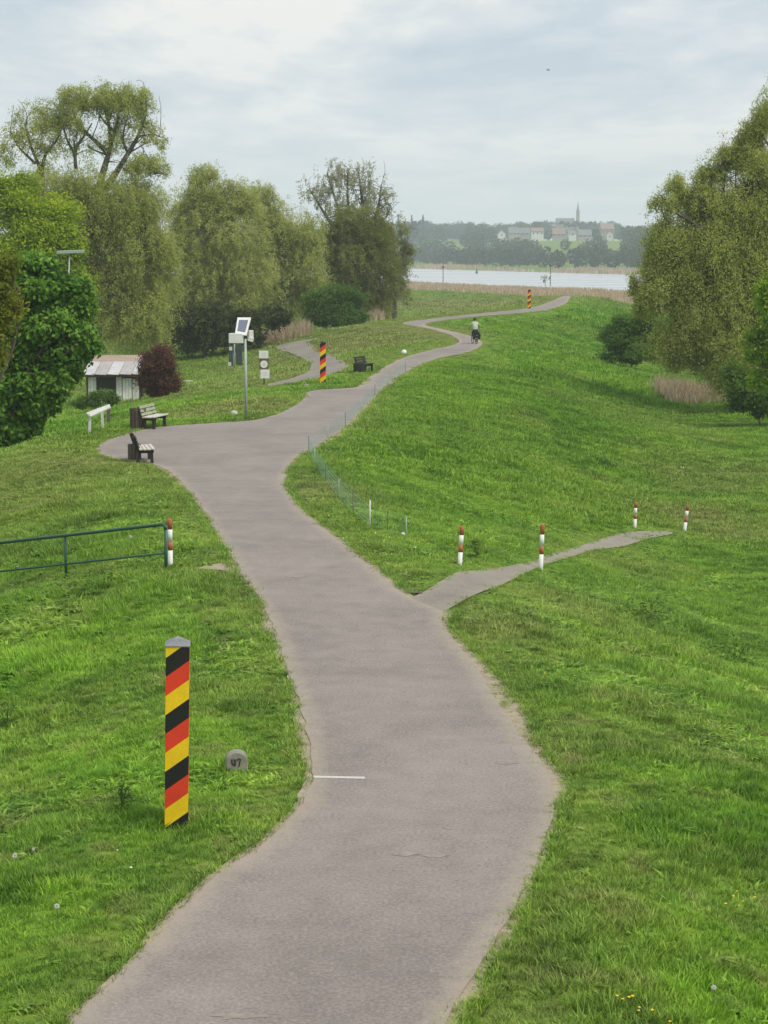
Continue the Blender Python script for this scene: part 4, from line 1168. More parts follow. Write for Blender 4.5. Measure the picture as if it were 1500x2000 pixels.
for k, (bx, top, lb) in enumerate([(778, 419, 'slender pointed conifer far off, nearest the left trees'), (804, 420, 'pointed dark conifer far off, middle of three spires'), (826, 420, 'rightmost of three far conifer spires above the opposite bank')]):
    b = P(bx, 470, 1700); b[2] = tz(b[0], b[1])
    t = empty('conifer', b, lb, 'tree', 'pointed conifers on the far bank')
    h = P(bx, top, 1700)[2] - b[2]
    mb = MB(); mb.tube([(0, 0, -1), (0, 0, h * .5), (0, 0, h * .97)], [.4, .25, .05], MBARK2, 6); mb.build('trunk', t)
    n = 420; r_ = np.random.default_rng(k)
    tt = r_.random(n) ** .8; a = r_.random(n) * 6.28; rr = (1 - tt) * 2.6 * (.6 + .4 * r_.random(n)) + .15
    p = np.stack([np.cos(a) * rr, np.sin(a) * rr, h * (.1 + .9 * tt)], 1)
    u = np.stack([np.cos(a), np.sin(a), -.5 + 0 * a], 1)
    link_mesh('crown', leaf_mesh('crown', p, u, r_.normal(size=(n, 3)), 1.5, .8, ML_far, r_.random(n) * .4), t)

# ------------------------------------------------------------------ border posts
def clip(poly, a, b, c):      # keep a*u + b*z <= c
    out = []
    for i in range(len(poly)):
        p, q = poly[i], poly[(i + 1) % len(poly)]
        fp, fq = a * p[0] + b * p[1] - c, a * q[0] + b * q[1] - c
        if fp <= 0: out.append(p)
        if (fp < 0 < fq) or (fq < 0 < fp):
            t = fp / (fp - fq); out.append((p[0] + (q[0] - p[0]) * t, p[1] + (q[1] - p[1]) * t))
    return out
def border_post(loc, label, w=0.268, h=2.135, cap='zinc', rz=0.0, phase=0.130, p=0.2225, s=.73):
    t = empty('border_post', loc, label, 'border post', 'striped border posts along the dike path', rz)
    cols = [M['black'], M['red'], M['yellow']]
    mb = MB(); hw = w / 2
    corner = [(-hw, -hw), (hw, -hw), (hw, hw), (-hw, hw)]
    for f in range(4):
        (x0, y0), (x1, y1) = corner[f], corner[(f + 1) % 4]
        for k in range(-8, 16):
            t0, t1 = phase + k * p, phase + (k + 1) * p          # stripe between z = h - t1 + s*u and z = h - t0 + s*u
            rect = [(0, -.3), (w, -.3), (w, h), (0, h)]
            uo = f * w * s
            r = clip(rect, -s, 1, h - t0 + uo)
            if len(r) > 2: r = clip(r, s, -1, -(h - t1 + uo))
            if len(r) > 2:
                mb.face([(x0 + (x1 - x0) * u / w, y0 + (y1 - y0) * u / w, z) for u, z in r], cols[k % 3])
    mb.face([(-hw, -hw, h), (hw, -hw, h), (hw, hw, h), (-hw, hw, h)], M['black'])
    mb.build('shaft', t)
    c = MB(); o = hw + .008
    c.face([(-o, -o, h), (o, -o, h), (o, -o, h + .012), (-o, -o, h + .012)], M[cap]); c.face([(o, -o, h), (o, o, h), (o, o, h + .012), (o, -o, h + .012)], M[cap])
    c.face([(o, o, h), (-o, o, h), (-o, o, h + .012), (o, o, h + .012)], M[cap]); c.face([(-o, o, h), (-o, -o, h), (-o, -o, h + .012), (-o, o, h + .012)], M[cap])
    for (a, b_) in (((-o, -o), (o, -o)), ((o, -o), (o, o)), ((o, o), (-o, o)), ((-o, o), (-o, -o))):
        c.face([(*a, h + .012), (*b_, h + .012), (0, 0, h + .10)], M[cap])
    c.build('cap', t)
    return t
g = gp(345, 1611)
border_post(g, 'nearest and largest black red gold striped post with a grey metal cap', rz=R(4.8)).rotation_euler.y = R(1.3)
g = gp(631, 749); sc2 = 1.0
border_post(g, 'middle black red gold striped post in the grass by the road fork', w=.30, h=2.08, cap='darkcap', phase=.05)
g = gp(1033.5, 603)
border_post(g, 'farthest striped post, small, beside the path bend near the river', w=.34, cap='darkcap', phase=.05)

# ------------------------------------------------------------------ boundary stone with number
g = gp(462, 1504)
t = empty('boundary_stone', g, 'small round topped granite stone with a dark number, right of the nearest striped post', 'boundary stone', rz=.12)
mb = MB(); n = 20; hw, dp = .143, .16
prof = [(-hw, -.15), (hw, -.15)] + [(hw * math.cos(a) , .14 + .125 * math.sin(a)) for a in np.linspace(0, math.pi, n)]
rg = np.random.default_rng(4)
ring = lambda y, sc: [(x * sc, y, -.15 + (z + .15) * (sc * .5 + .5)) for x, z in prof]
rings = [ring(-dp / 2, .90), ring(-dp / 2 + .02, 1.0), ring(dp / 2 - .03, 1.0), ring(dp / 2, .88)]
for i in range(3):
    for j in range(len(prof)):
        k = (j + 1) % len(prof)
        mb.face([rings[i][j], rings[i][k], rings[i + 1][k], rings[i + 1][j]], M['stone'])
mb.face(rings[0], M['stone']); mb.face(list(reversed(rings[3])), M['stone'])
mb.build('block', t)
mb = MB(); yq = -dp / 2 - .003
mb.tube([(-.062, yq, .168), (-.06, yq, .125), (-.045, yq, .095), (-.018, yq, .092)], .009, M['darkletter'], 5)
mb.tube([(-.032, yq, .165), (-.02, yq, .155), (-.016, yq, .085)], .009, M['darkletter'], 5)
mb.tube([(.006, yq, .158), (.03, yq, .17), (.052, yq, .165), (.04, yq, .125), (.028, yq, .07)], .009, M['darkletter'], 5)
mb.build('numeral', t)

# ------------------------------------------------------------------ red and white bollards
def bollard(pxb, pyb, h_px, w, label, tilt=0.0, bands=((.22, 'rust'), (.26, 'white'), (.18, 'rust'), (.34, 'white'))):
    g = gp(pxb, pyb); h = h_px * g[1] / F
    w *= .86
    t = empty('bollard', g, label, 'bollard', 'red and white marker bollards')
    t.rotation_euler = (0, tilt, 0)
    top = h
    for fr, m in bands:
        mb = MB(); bot = top - fr * h
        r = w / 2
        prof = [(r, bot if bot > .05 else -.25), (r, top - (.012 if top == h else 0.0))] + ([(r * .8, top)] if top == h else [])
        mb.lathe(prof, M[m], n=12)
        mb.build('band', t, True); top = bot
    return t
bollard(333, 1106, 95, .12, 'red and white bollard standing against the end of the green railing')
bollard(898, 1104, 78, .115, 'left bollard before the side path, beside a dark leafy weed', .05)
bollard(1056, 1112, 90, .125, 'tallest bollard at the right edge of the gravel side path', .03)
bollard(1240, 1030, 50, .13, 'far left bollard of the pair at the end of the side path', .02)
bollard(1337, 1037, 52, .14, 'far right leaning bollard of the pair at the end of the side path', .10)

# ------------------------------------------------------------------ green railing
g1, g2 = gp(322, 1110), gp(127, 1126)
t = empty('railing', g1, 'dark green tubular railing with two rails at the left edge', 'railing')
dirx = (g2 - g1); stepv = dirx
mb0 = MB()
hz = 86 * g1[1] / F
top1 = P(322, 1024, g1[1]) - g1; top2 = P(127, 1046, g2[1]) - g1
low1 = P(318, 1081, g1[1]) - g1; low2 = P(127, 1102, g2[1]) - g1
e_top = top1 + (top2 - top1) * 2.3; e_low = low1 + (low2 - low1) * 2.3
rr = .037
side = (top1 - top2) / np.linalg.norm(top1 - top2)
bend = [top1 - side * .12, top1 - side * .04 - np.array([0, 0, .008]), top1 - np.array([0, 0, .04]), top1 + side * .02 - np.array([0, 0, .12])]
mb = MB(); mb.tube([e_top] + bend, rr, M['green'], 9); mb.build('top_rail', t, True)
mb = MB(); mb.tube([e_low, low1 + side * .02], .022, M['green'], 8); mb.build('lower_rail', t, True)
mb = MB(); mb.tube([top1 + side * .02 - np.array([0, 0, .12]), np.array([0.02, 0, -.3])], rr, M['green'], 9); mb.build('post', t, True)
for k in (1.0, 2.2):
    tp_ = top1 + (top2 - top1) * k; gx_, gy_ = g1[0] + tp_[0], g1[1] + tp_[1]
    mb = MB(); mb.tube([tp_ - np.array([0, 0, .02]), np.array([tp_[0], tp_[1], tz(gx_, gy_) - g1[2] - .3])], .030, M['green'], 8); mb.build('post', t, True)

# ------------------------------------------------------------------ solar pole
g = gp(481, 819); s = g[1] / F
def lp(px, py, dy=0.0): return P(px, py, g[1] + dy) - g
t = empty('solar_mast', g, 'pale green pole with a tilted white framed solar panel and white boxes', 'solar mast')
mb = MB(); mb.tube([(0, 0, -.4), lp(479, 662)], [.062, .055], M['palegreen'], 10); mb.build('pole', t, True)
pc_ = [lp(459, 651, -.10), lp(481, 655, -.22), lp(490, 620, .28), lp(464, 620, .40)]
pc_ = [Vector(p) for p in pc_]
nrm = (pc_[1] - pc_[0]).cross(pc_[3] - pc_[0]).normalized()
cen = sum(pc_, Vector()) / 4
mb = MB()
bk = [p - nrm * .05 for p in pc_]
mb.face(pc_, M['white']); mb.face(list(reversed(bk)), M['white'])
for i in range(4):
    j = (i + 1) % 4; mb.face([pc_[i], bk[i], bk[j], pc_[j]], M['white'])
fr = mb.build('panel_frame', t)
mb = MB(); inn = [cen + (p - cen) * .70 + nrm * .006 for p in pc_]; mb.face(inn, M['solar']); mb.build('solar_cell', fr)
c = lp(461.5, 660.5, -.05)
mb = MB(); mb.box(c, (27 * s, .25, 19 * s), M['white'], Matrix.Rotation(R(-10), 3, 'Z'), .01); mb.build('box', t)
c = lp(489, 655, .1)
mb = MB(); mb.box(c, (9 * s, .22, 20 * s), M['dullwhite'], Matrix.Rotation(R(25), 3, 'Z'), .01); mb.build('side_box', t)
c = lp(490, 663, .0)
mb = MB(); mb.box(c, (10 * s, .16, 8 * s), M['dullwhite'], Matrix.Rotation(R(15), 3, 'Y'), .01); mb.build('bracket', t)

# notice boards behind the mast
g = gp(458, 722); s = g[1] / F
t = empty('notice_board', g, 'two narrow dark grey boards on a pale post behind the solar mast', 'notice board')
mb = MB(); mb.tube([(0, 0, -.3), P(458, 672, g[1]) - g], .05, M['palegreen'], 8); mb.build('post', t, True)
for pxc, pyc, w_, h_ in ((451, 694, 8, 42), (467, 693, 12, 40)):
    c = P(pxc, pyc, g[1] - .08) - g
    mb = MB(); mb.box(c, (w_ * s, .06, h_ * s), M['darkgrey'], None, .01); mb.build('board', t)
for pxc, pyc in ((450.5, 681), (448.5, 711)):
    c = P(pxc, pyc, g[1] - .15) - g
    mb = MB(); mb.box(c, (6 * s, .05, 7 * s), M['dullwhite'], None, .01); mb.build('notice', t)

# stacked traffic signs
g = gp(516, 755); s = g[1] / F
t = empty('sign_post', g, 'post with two square white plates and a round white sign between them', 'sign')
mb = MB(); mb.tube([(0, .06, -.3), P(515, 686, g[1] + .06) - g], .045, M['brownboard'], 8); mb.build('post', t, True)
mb = MB(); mb.box(P(515.5, 711.5, g[1] - .01) - g, (18 * s, .04, 23 * s), M['brownboard'], None, .008); mb.build('backing', t)
for pxc, pyc, w_, h_ in ((515, 692.5, 18, 15), (517.5, 730.5, 17.5, 17)):
    c = P(pxc, pyc, g[1] - .05) - g
    mb = MB(); mb.box(c, (w_ * s, .03, h_ * s), M['white'], None, .006); pl = mb.build('plate', t)
    mb = MB()
    for q in range(3): mb.box(c + np.array([0, -.019, (q - 1) * 3.0 * s]), ((9 - 2 * (q % 2)) * s, .006, .9 * s), M['greyprint'])
    mb.build('print_line', pl)
c = P(515.5, 711.5, g[1] - .06) - g
def disc(mb, c, r, y, m, n=20):
    mb.face([(c[0] + r * math.cos(a), c[1] - y, c[2] + r * math.sin(a)) for a in np.linspace(0, 2 * math.pi, n, endpoint=False)], m)
mb = MB(); mb.tube([(c[0], c[1] + .03, c[2]), (c[0], c[1], c[2])], 7.2 * s, M['white'], 20); rd = mb.build('round_sign', t)
mb = MB(); disc(mb, c, 2.6 * s, .004, M['greyprint']); mb.build('symbol', rd)

# ------------------------------------------------------------------ benches and bins
def bench(loc, label, rz, L=1.5, back='midwood', seat='palewood', frame='darkwood'):
    """faces +x, length along y"""
    t = empty('bench', loc, label, 'bench', 'benches beside the dike path', rz)
    for sy in (-1, 1):
        y = sy * L * .38
        mb = MB()
        mb.bar((-.22, y, .40), (.27, y, .40), .09, .10, M[frame], .01); mb.build('seat_frame', t)
        mb = MB(); mb.bar((.22, y, -.06), (.20, y, .36), .10, .09, M[frame], .01); mb.build('leg', t)
        mb = MB(); mb.bar((-.25, y, -.06), (-.17, y, .36), .10, .09, M[frame], .01); mb.build('leg', t)
        mb = MB(); mb.bar((-.19, y, .35), (-.36, y, .88), .07, .09, M[frame], .01); mb.build('back_frame', t)
    for k in range(4):
        mb = MB(); mb.box((-.13 + k * .125, 0, .475 + (.012 if k == 3 else 0)), (.108, L, .045), M[seat], None, .006); mb.build('seat_plank', t)
    for k in range(3):
        mb = MB(); z = .58 + k * .13; x = -.19 - (z - .35) / .53 * .17 + .065
        mb.box((x, 0, z), (.035, L, .105), M[back], Matrix.Rotation(R(-18), 3, 'Y'), .006); mb.build('back_plank', t)
    return t
def bin_(loc, label, w, h, wood='binwood', rim='darkwood'):
    t = empty('litter_bin', loc, label, 'litter bin', 'litter bins beside the benches')
    mb = MB(); mb.lathe([(w * .42, -.05), (w * .42, h * .9), (w * .40, h * .92), (w * .36, h * .6)], M[rim], n=14); mb.build('liner', t, True)
    n = 12
    for k in range(n):
        a = 2 * math.pi * k / n
        mb = MB(); mb.box((math.cos(a) * w * .46, math.sin(a) * w * .46, h * .47), (.03, w * .20, h * .94), M[wood], Matrix.Rotation(a, 3, 'Z'), .004); mb.build('slat', t)
    return t
g = gp(301, 837)
bench(g, 'farther plaza bench, pale seat and dark legs, at the grass edge', R(-14), 1.5)
bin_(gp(270, 838), 'dark brown barrel bin behind the farther plaza bench', .62, .84, 'binwood')
g = gp(281, 903)
bench(g, 'nearer plaza bench with dark frame at the left edge of the asphalt', R(12), 1.4, back='binwood')
bin_(gp(263, 899), 'brown slatted bin at the left end of the nearer plaza bench', .42, .55, 'binwood')
g = gp(712, 728)
bench(g, 'small dark bench in the grass by the path beyond the striped post', R(-25), 1.3, back='darkwood', seat='darkwood')
bin_(gp(701, 730), 'dark bin tucked behind the bench beyond the striped post', .62, .6, 'darkwood', 'pannier')
# lectern board
g = gp(192, 846); s = g[1] / F
t = empty('info_lectern', g, 'pale slanted information desk on two legs at the left plaza edge', 'information desk')
a, b_, c_, d_ = [Vector(P(*q) - g) for q in ((168, 806, g[1] - .25), (214, 789, g[1] + .25), (216, 795, g[1] - .15), (176, 813, g[1] - .55))]
mb = MB(); nn_ = (b_ - a).cross(d_ - a).normalized() * .05
mb.face([a, b_, c_, d_], M['dullwhite']); q_ = [p - nn_ * (1 if nn_.z > 0 else -1) for p in (a, b_, c_, d_)]; mb.face(list(reversed(q_)), M['dullwhite'])
for i in range(4):
    ps = [a, b_, c_, d_]; j = (i + 1) % 4; mb.face([ps[i], q_[i], q_[j], ps[j]], M['dullwhite'])
mb.build('desk_top', t)
for (q0, q1) in (((174, 848), (176, 808)), ((201, 838), (199, 801))):
    gg = gp(*q0); e = P(q1[0], q1[1], gg[1])
    mb = MB(); mb.bar(gg - g - np.array([0, 0, .2]), e - g, .09, .09, M['dullwhite'], .01); mb.build('leg', t)
g = gp(212, 832)
t = empty('wooden_post', g, 'grey weathered wooden post right of the pale slanted desk', 'post')
mb = MB(); mb.box((0, 0, .30), (.13, .13, 1.0), M['binwood'], Matrix.Rotation(R(3), 3, 'Y'), .015); mb.build('shaft', t)
mb = MB(); mb.box((.04, 0, .83), (.17, .17, .05), M['stone'], None, .01); mb.build('cap', t)
g = gp(367, 757); s = g[1] / F
t = empty('garden_table', g, 'tiny pale table in the grass right of the wine red bush', 'table')
mb = MB(); mb.box((0, 0, .42), (.60, .35, .05), M['palewood'], None, .01); mb.build('tabletop', t)
for sx in (-.24, .24):
    mb = MB(); mb.box((sx, 0, .18), (.05, .28, .44), M['midwood'], None, .005); mb.build('leg', t)

# ------------------------------------------------------------------ shed
gb = gp(228, 787); Ys = gb[1]; s = Ys / F
t = empty('shed', gb, 'small garden shed with white boards and a pale sheet metal roof', 'shed', rz=R(6))
W_, D_, HW = 106 * s, 2.6, 62 * s
fy = -D_ / 2
def fx(px): return (px - 228) * s
def fz(py): return (787 - py) * s
mb = MB(); mb.box((0, .05, HW / 2), (W_ - .12, D_ - .16, HW - .02), M['darkwood']); mb.build('timber_frame', t)
for px0, px1, py0, py1, m in ((174, 192, 731, 787, 'lime'), (192, 225, 758, 787, 'greywall'), (229, 240, 731, 786, 'lime'), (241, 259, 736, 787, 'lime'), (260, 273, 738, 787, 'dullwhite')):
    w_ = (px1 - px0) * s; npl = max(1, round(w_ / .22))
    for k in range(npl):
        mb = MB(); mb.box((fx(px0) + (k + .5) * w_ / npl, fy - .01 - .004 * (k % 2), (fz(py0) + fz(py1)) / 2), (w_ / npl - .012, .05, fz(py0) - fz(py1)), M[m], None, .004)
        mb.build('board', t)
mb = MB(); mb.box((fx(208), fy - .02, fz(744)), (30 * s, .06, 27 * s), M['darkglass']); wnd = mb.build('window', t)
for q in (192.5, 224): 
    mb = MB(); mb.box((fx(q), fy - .05, fz(744)), (.07, .06, 29 * s), M['darkwood']); mb.build('frame', wnd)
for q in (174, 227):
    mb = MB(); mb.box((fx(q), fy - .06, HW / 2), (.10, .10, HW), M['darkwood'], None, .008); mb.build('post', t)
npan = 5
x0, x1 = fx(165), fx(282)
for k in range(npan):
    pw = (x1 - x0) / npan
    a = Vector((x0 + (k + .5) * pw, fy - .45, fz(728))); b_ = Vector((x0 + (k + .5) * pw + .35, .35, fz(707)))
    d = b_ - a
    xa = Vector((1, 0, 0)); ya = d.normalized(); za = xa.cross(ya).normalized(); xa = ya.cross(za)
    rm = Matrix((xa, ya, za)).transposed()
    mb = MB(); mb.box((a + b_) / 2, (pw - .035, d.length, .035), M['sheet'] if k % 2 == 0 else M['sheet2'], rm, .006); mb.build('roof_sheet', t)
mb = MB()
mb.face([(x0 + .35, .40, fz(709)), (x1 - .1, .40, fz(709)), (x1 - .1, .9, fz(695)), (x0 + .35, .9, fz(695))], M['tile'])
mb.face([(x0 + .35, .9, fz(695)), (x1 - .1, .9, fz(695)), (x1 - .1, 2.2, fz(715)), (x0 + .35, 2.2, fz(715))], M['tile'])
mb.face([(x0 + .35, .40, fz(709)), (x0 + .35, .9, fz(695)), (x0 + .35, 2.2, fz(715))], M['tile']); mb.face([(x1 - .1, .40, fz(709)), (x1 - .1, 2.2, fz(715)), (x1 - .1, .9, fz(695))], M['tile'])
mb.build('ridge_roof', t)
mb = MB(); mb.box((0, fy - .42, fz(731)), (W_ + .3, .06, .10), M['darkwood']); mb.build('eaves_board', t)

# street lamp among the left trees
Yl = 121.0
b = P(136, 800, Yl); base = np.array([b[0], Yl, tz(b[0], Yl)]); s = Yl / F
t = empty('street_lamp', base, 'pale flat street lamp sticking out of the leaves at the left', 'street lamp')
tp_ = P(136, 494, Yl) - base
mb = MB(); mb.tube([(0, 0, -.3), (0, 0, tp_[2] * .6), tuple(tp_)], [.07, .055, .04], M['palegreen'], 10); mb.build('pole', t, True)
mb = MB(); mb.box(tp_ + np.array([.06, 0, .06]), (52 * s, .34, 6.5 * s), M['palegreen'], Matrix.Rotation(R(-2), 3, 'Y'), .03); mb.build('lamp_head', t)

# ------------------------------------------------------------------ stones, drain, dandelions, weeds
def boulder(px, py, r, label, m='concrete', seed=0, name='boulder', cat='stone', flat=.8):
    g = gp(px, py)
    mb = MB(); rg = np.random.default_rng(seed)
    n, k = 10, 6
    pr = [(math.sin(math.pi * (i + .15) / (k - .7)) * r, -math.cos(math.pi * (i + .15) / (k - .7)) * r * flat) for i in range(k)]
    mb.lathe([(abs(a) + .004, z) for a, z in pr], M[m], (0, 0, r * flat * .7), n)
    me = mb.mesh(name, True)
    co = np.array([v.co for v in me.vertices]); co *= (1 + rg.normal(0, .07, (len(co), 1))); me.vertices.foreach_set('co', co.astype(np.float32).ravel())
    o = link_mesh(name, me, None, g); o.rotation_euler = (0, 0, seed)
    return tag(o, label, cat)
boulder(457, 812, .16, 'pale stone in the grass left of the solar mast foot', seed=1)
boulder(789, 692, .17, 'round white stone at the left edge of the far path', 'white', 2, flat=1.0)
boulder(598, 757, .14, 'pale stone near the foot of the middle striped post', 'stone', 3)
boulder(787, 1045, .045, 'small white stone at the lower end of the net fence', 'white', 4)
boulder(1332, 916, .08, 'lone pale stone in the middle of the right meadow', 'concrete', 6)
mb = MB(); g = on_level(812, 1157)
mb.box((0, 0, .006), (.26, .20, .012), M['binwood'], None, .004); tag(mb.build('drain_cover', loc=(g[0], g[1], .004)), 'small dark drain lid where the side path meets the dike path', 'drain cover')

def dandelion(px, py, label, r=.026, h=.17):
    g = gp(px, py); g[2] = tz(g[0], g[1])
    t = empty('dandelion', g, label, 'flower', 'dandelion clocks in the grass')
    mb = MB(); mb.tube([(0, 0, -.02), (.006, .003, h * .6), (0, 0, h)], .0035, MYGREEN, 5); mb.build('stem', t)
    rg = np.random.default_rng(int(px)); n = 150
    d = rand_dirs(n, rg); 
    me = leaf_mesh('seed_head', np.array([0, 0, h + r * .7]) + d * r * .62, d, rg.normal(size=(n, 3)), r * .85, r * .22, MWHT, rg.random(n)); link_mesh('seed_head', me, t)
MYGREEN = simple('stem_green', (0.09, 0.16, 0.03), 0.6)
dandelion(30, 1704, 'white dandelion clock at the far left of the lawn', .030)
dandelion(112, 1806, 'white dandelion clock above dark leaves, lower left lawn', .030)
dandelion(1393, 1967, 'white dandelion clock in the lower right corner of the grass', .027)
dandelion(66, 1690, 'small dandelion clock just right of the far left one', .018)
dandelion(255, 1068, 'white dandelion clock seen through the green railing', .045, .2)
def weed(px, py, hpx, wpx, label, n, seed):
    g = gp(px, py); s = g[1] / F
    t = empty('weed', g, label, 'plant'); rg = np.random.default_rng(seed)
    hh, ww = hpx * s, wpx * s
    mb = MB()
    for k in range(4):
        a = rg.random() * 6.28; mb.tube([(0, 0, -.03), (math.cos(a) * ww * .15, math.sin(a) * ww * .15, hh * .5), (math.cos(a) * ww * .3, math.sin(a) * ww * .3, hh * .85)], .006, MYGREEN, 5)
    mb.build('stem', t)
    z = rg.random(n) * hh; a = rg.random(n) * 6.28; r_ = rg.random(n) ** .6 * ww * .5 * (.5 + .7 * np.sin(np.clip(z / hh, 0, 1) * math.pi) ** .5)
    p = np.stack([np.cos(a) * r_, np.sin(a) * r_, z + .02], 1); u = np.stack([np.cos(a), np.sin(a), rg.normal(-.1, .4, n)], 1)
    link_mesh('foliage', leaf_mesh('foliage', p, u, np.stack([-np.sin(a), np.cos(a), rg.normal(0, .3, n)], 1), .09 * hh / .35, .045 * hh / .35, ML_bush, rg.random(n) * .5), t)
weed(931, 1092, 40, 26, 'dark bushy weed right of the left side path bollard', 90, 1)
weed(238, 1585, 50, 34, 'tall leafy weed in the lawn left of the nearest striped post', 80, 2)
weed(14, 1420, 46, 50, 'dark leafy weed at the left edge level with the nearest post', 80, 3)
weed(1260, 1215, 44, 110, 'spreading dark green nettle patch in the right meadow', 170, 4)
weed(1440, 1290, 50, 120, 'dark nettle patch nearest the right edge of the meadow', 150, 5)

# ------------------------------------------------------------------ net fence along the inner bend
fpx = [(794,1052),(757,1040),(722,1030),(690,1003),(662,972),(636,940),(615,908),(603,882),(640,858),(675,832),(705,802),(732,773),(757,752),(792,727)]
fp = [gp(*p) for p in fpx]
t = empty('net_fence', fp[2], 'low pale blue green sheep net on thin stakes along the inner path bend', 'fence')
hN = .52
for k, p in enumerate(fp):
    mb = MB(); hh_ = .66 if k == 2 else .53
    mb.tube([p - fp[2] - np.array([0, 0, .2]), p - fp[2] + np.array([.01 * (k % 3 - 1), 0, hh_])], .010 if k != 2 else .018, M['dullwhite'] if k == 2 else M['binwood'] if k % 2 else M['palegreen'], 6); mb.build('stake', t, True)
mb = MB()
for a, b_ in zip(fp[:-1], fp[1:]):
    L = np.linalg.norm(b_ - a)
    for z in np.linspace(.06, hN, 5):
        mb.bar(a - fp[2] + np.array([0, 0, z]), b_ - fp[2] + np.array([0, 0, z]), .0035, .0035, M['net'])
    nv = int(L / .2)
    for q in range(1, nv):
        c = a + (b_ - a) * q / nv - fp[2]
        mb.bar(c + np.array([0, 0, .03]), c + np.array([0, 0, hN]), .003, .003, M['net'])
mb.build('netting', t)['kind'] = 'stuff'

# ------------------------------------------------------------------ cyclist
gc = on_level(927, 671); gc[2] = 0.0
head_dir = R(12)           # heading a little to the left of straight away
bk = empty('bicycle', gc, 'dark touring bicycle with black bags ridden away along the path', 'bicycle', rz=head_dir)
def wheel(y, r=.345):
    mb = MB(); pts = [(0, y + r * math.cos(a), r + r * math.sin(a)) for a in np.linspace(0, 2 * math.pi, 28, endpoint=False)]
    mb.tube(pts, .022, M['rubber'], 6, closed=True); w_ = mb.build('wheel', bk, True)
    mb = MB()
    for a in np.linspace(0, 2 * math.pi, 12, endpoint=False): mb.tube([(0, y, r), (0, y + r * math.cos(a), r + r * math.sin(a))], .003, M['steel'], 3)
    mb.build('spoke', w_)['kind'] = 'stuff'
wheel(-.52); wheel(.55)
mb = MB()
for a, b_ in (((0, -.52, .345), (0, -.12, .28)), ((0, -.12, .28), (0, -.25, .85)), ((0, -.52, .345), (0, -.2, .72)), ((0, -.12, .28), (0, .38, .72)), ((0, -.2, .74), (0, .36, .82)), ((0, .34, .92), (0, .55, .345))):
    mb.tube([a, b_], .02, M['steel'], 8)
mb.build('frame', bk, True)
mb = MB(); mb.tube([(-.32, .28, 1.0), (-.2, .38, 1.02), (0, .36, 1.0), (.2, .38, 1.02), (.32, .28, 1.0)], .015, M['steel'], 7); mb.build('handlebar', bk, True)
mb = MB(); mb.lathe([(.03, .88), (.10, .90), (.11, .93), (.06, .95)], M['pannier'], (0, -.27, 0), 10); mb.build('saddle', bk, True)
for sx in (-1, 1):
    mb = MB(); mb.box((sx * .17, -.50, .52), (.17, .34, .40), M['pannier'], Matrix.Rotation(R(4 * sx), 3, 'Y'), .03); mb.build('pannier', bk)
mb = MB(); mb.box((0, -.52, .80), (.34, .36, .18), M['pannier'], None, .03); mb.build('rack_bag', bk)
mb = MB(); mb.box((-.02, -.71, .62), (.10, .03, .06), M['reflector'], None, .008); mb.build('reflector', bk)
mb = MB(); mb.box((-.06, -.70, .40), (.14, .03, .05), M['reflector'], None, .008); mb.build('plate', bk)

pr = empty('person', gc, 'cyclist in a pale jacket and dark trousers riding away with elbows out', 'person', rz=head_dir)
bones = {  # joint: (position, radius, parent)
 'pelvis': ((0, -.27, .98), .155, None), 'waist': ((0, -.22, 1.16), .15, 'pelvis'), 'chest': ((0, -.12, 1.38), .175, 'waist'), 'neck': ((0, -.03, 1.55), .065, 'chest'),
 'chin': ((0, .01, 1.63), .075, 'neck'), 'skull': ((0, .03, 1.73), .10, 'chin'), 'crown': ((0, .03, 1.79), .08, 'skull')}
for sx, n_ in ((-1, 'l'), (1, 'r')):
    bones['sh' + n_] = ((sx * .19, -.08, 1.46), .085, 'chest'); bones['el' + n_] = ((sx * .40, .06, 1.24), .062, 'sh' + n_)
    bones['wr' + n_] = ((sx * .31, .25, 1.06), .04, 'el' + n_); bones['ha' + n_] = ((sx * .29, .31, 1.04), .045, 'wr' + n_)
    kn = (sx * .15, .10, .78) if sx < 0 else (sx * .14, .05, .62)
    an = (sx * .12, -.10, .42) if sx < 0 else (sx * .12, -.12, .20)
    bones['hp' + n_] = ((sx * .09, -.22, .94), .115, 'pelvis'); bones['kn' + n_] = (kn, .075, 'hp' + n_); bones['an' + n_] = (an, .048, 'kn' + n_)
    bones['to' + n_] = ((an[0], an[1] + .17, an[2] - .07), .04, 'an' + n_)
keys = list(bones)
me = bpy.data.meshes.new('body_skeleton')
me.from_pydata([bones[k][0] for k in keys], [(keys.index(bones[k][2]), i) for i, k in enumerate(keys) if bones[k][2]], [])
tmp = bpy.data.objects.new('body_skeleton', me); COL.objects.link(tmp)
md = tmp.modifiers.new('skin', 'SKIN')
for i, k in enumerate(keys):
    sv = me.skin_vertices[0].data[i]; r = bones[k][1]; sv.radius = (r, r * (.72 if k in ('pelvis', 'waist', 'chest') else 1)); sv.use_root = (i == 0)
md.use_smooth_shade = True
tmp.modifiers.new('sub', 'SUBSURF').levels = 2
dg = bpy.context.evaluated_depsgraph_get()
bme = bpy.data.meshes.new_from_object(tmp.evaluated_get(dg))
bpy.data.objects.remove(tmp)
bme.name = 'body'
bme.materials.clear()
for m in ('jacket', 'trousers', 'skin', 'rubber'): bme.materials.append(M[m])
for p in bme.polygons:
    x, y, z = p.center
    p.material_index = 0 if z > 1.02 else 1
    if z > 1.565 or (y > .24 and z > .95 and abs(x) > .2): p.material_index = 2
    if z < .30 and y > -.10 or (z < .48 and x < 0 and y > -.06 and z > .30): p.material_index = 3
    p.use_smooth = True
link_mesh('body', bme, pr)
mb = MB()
for a in range(7):
    pass
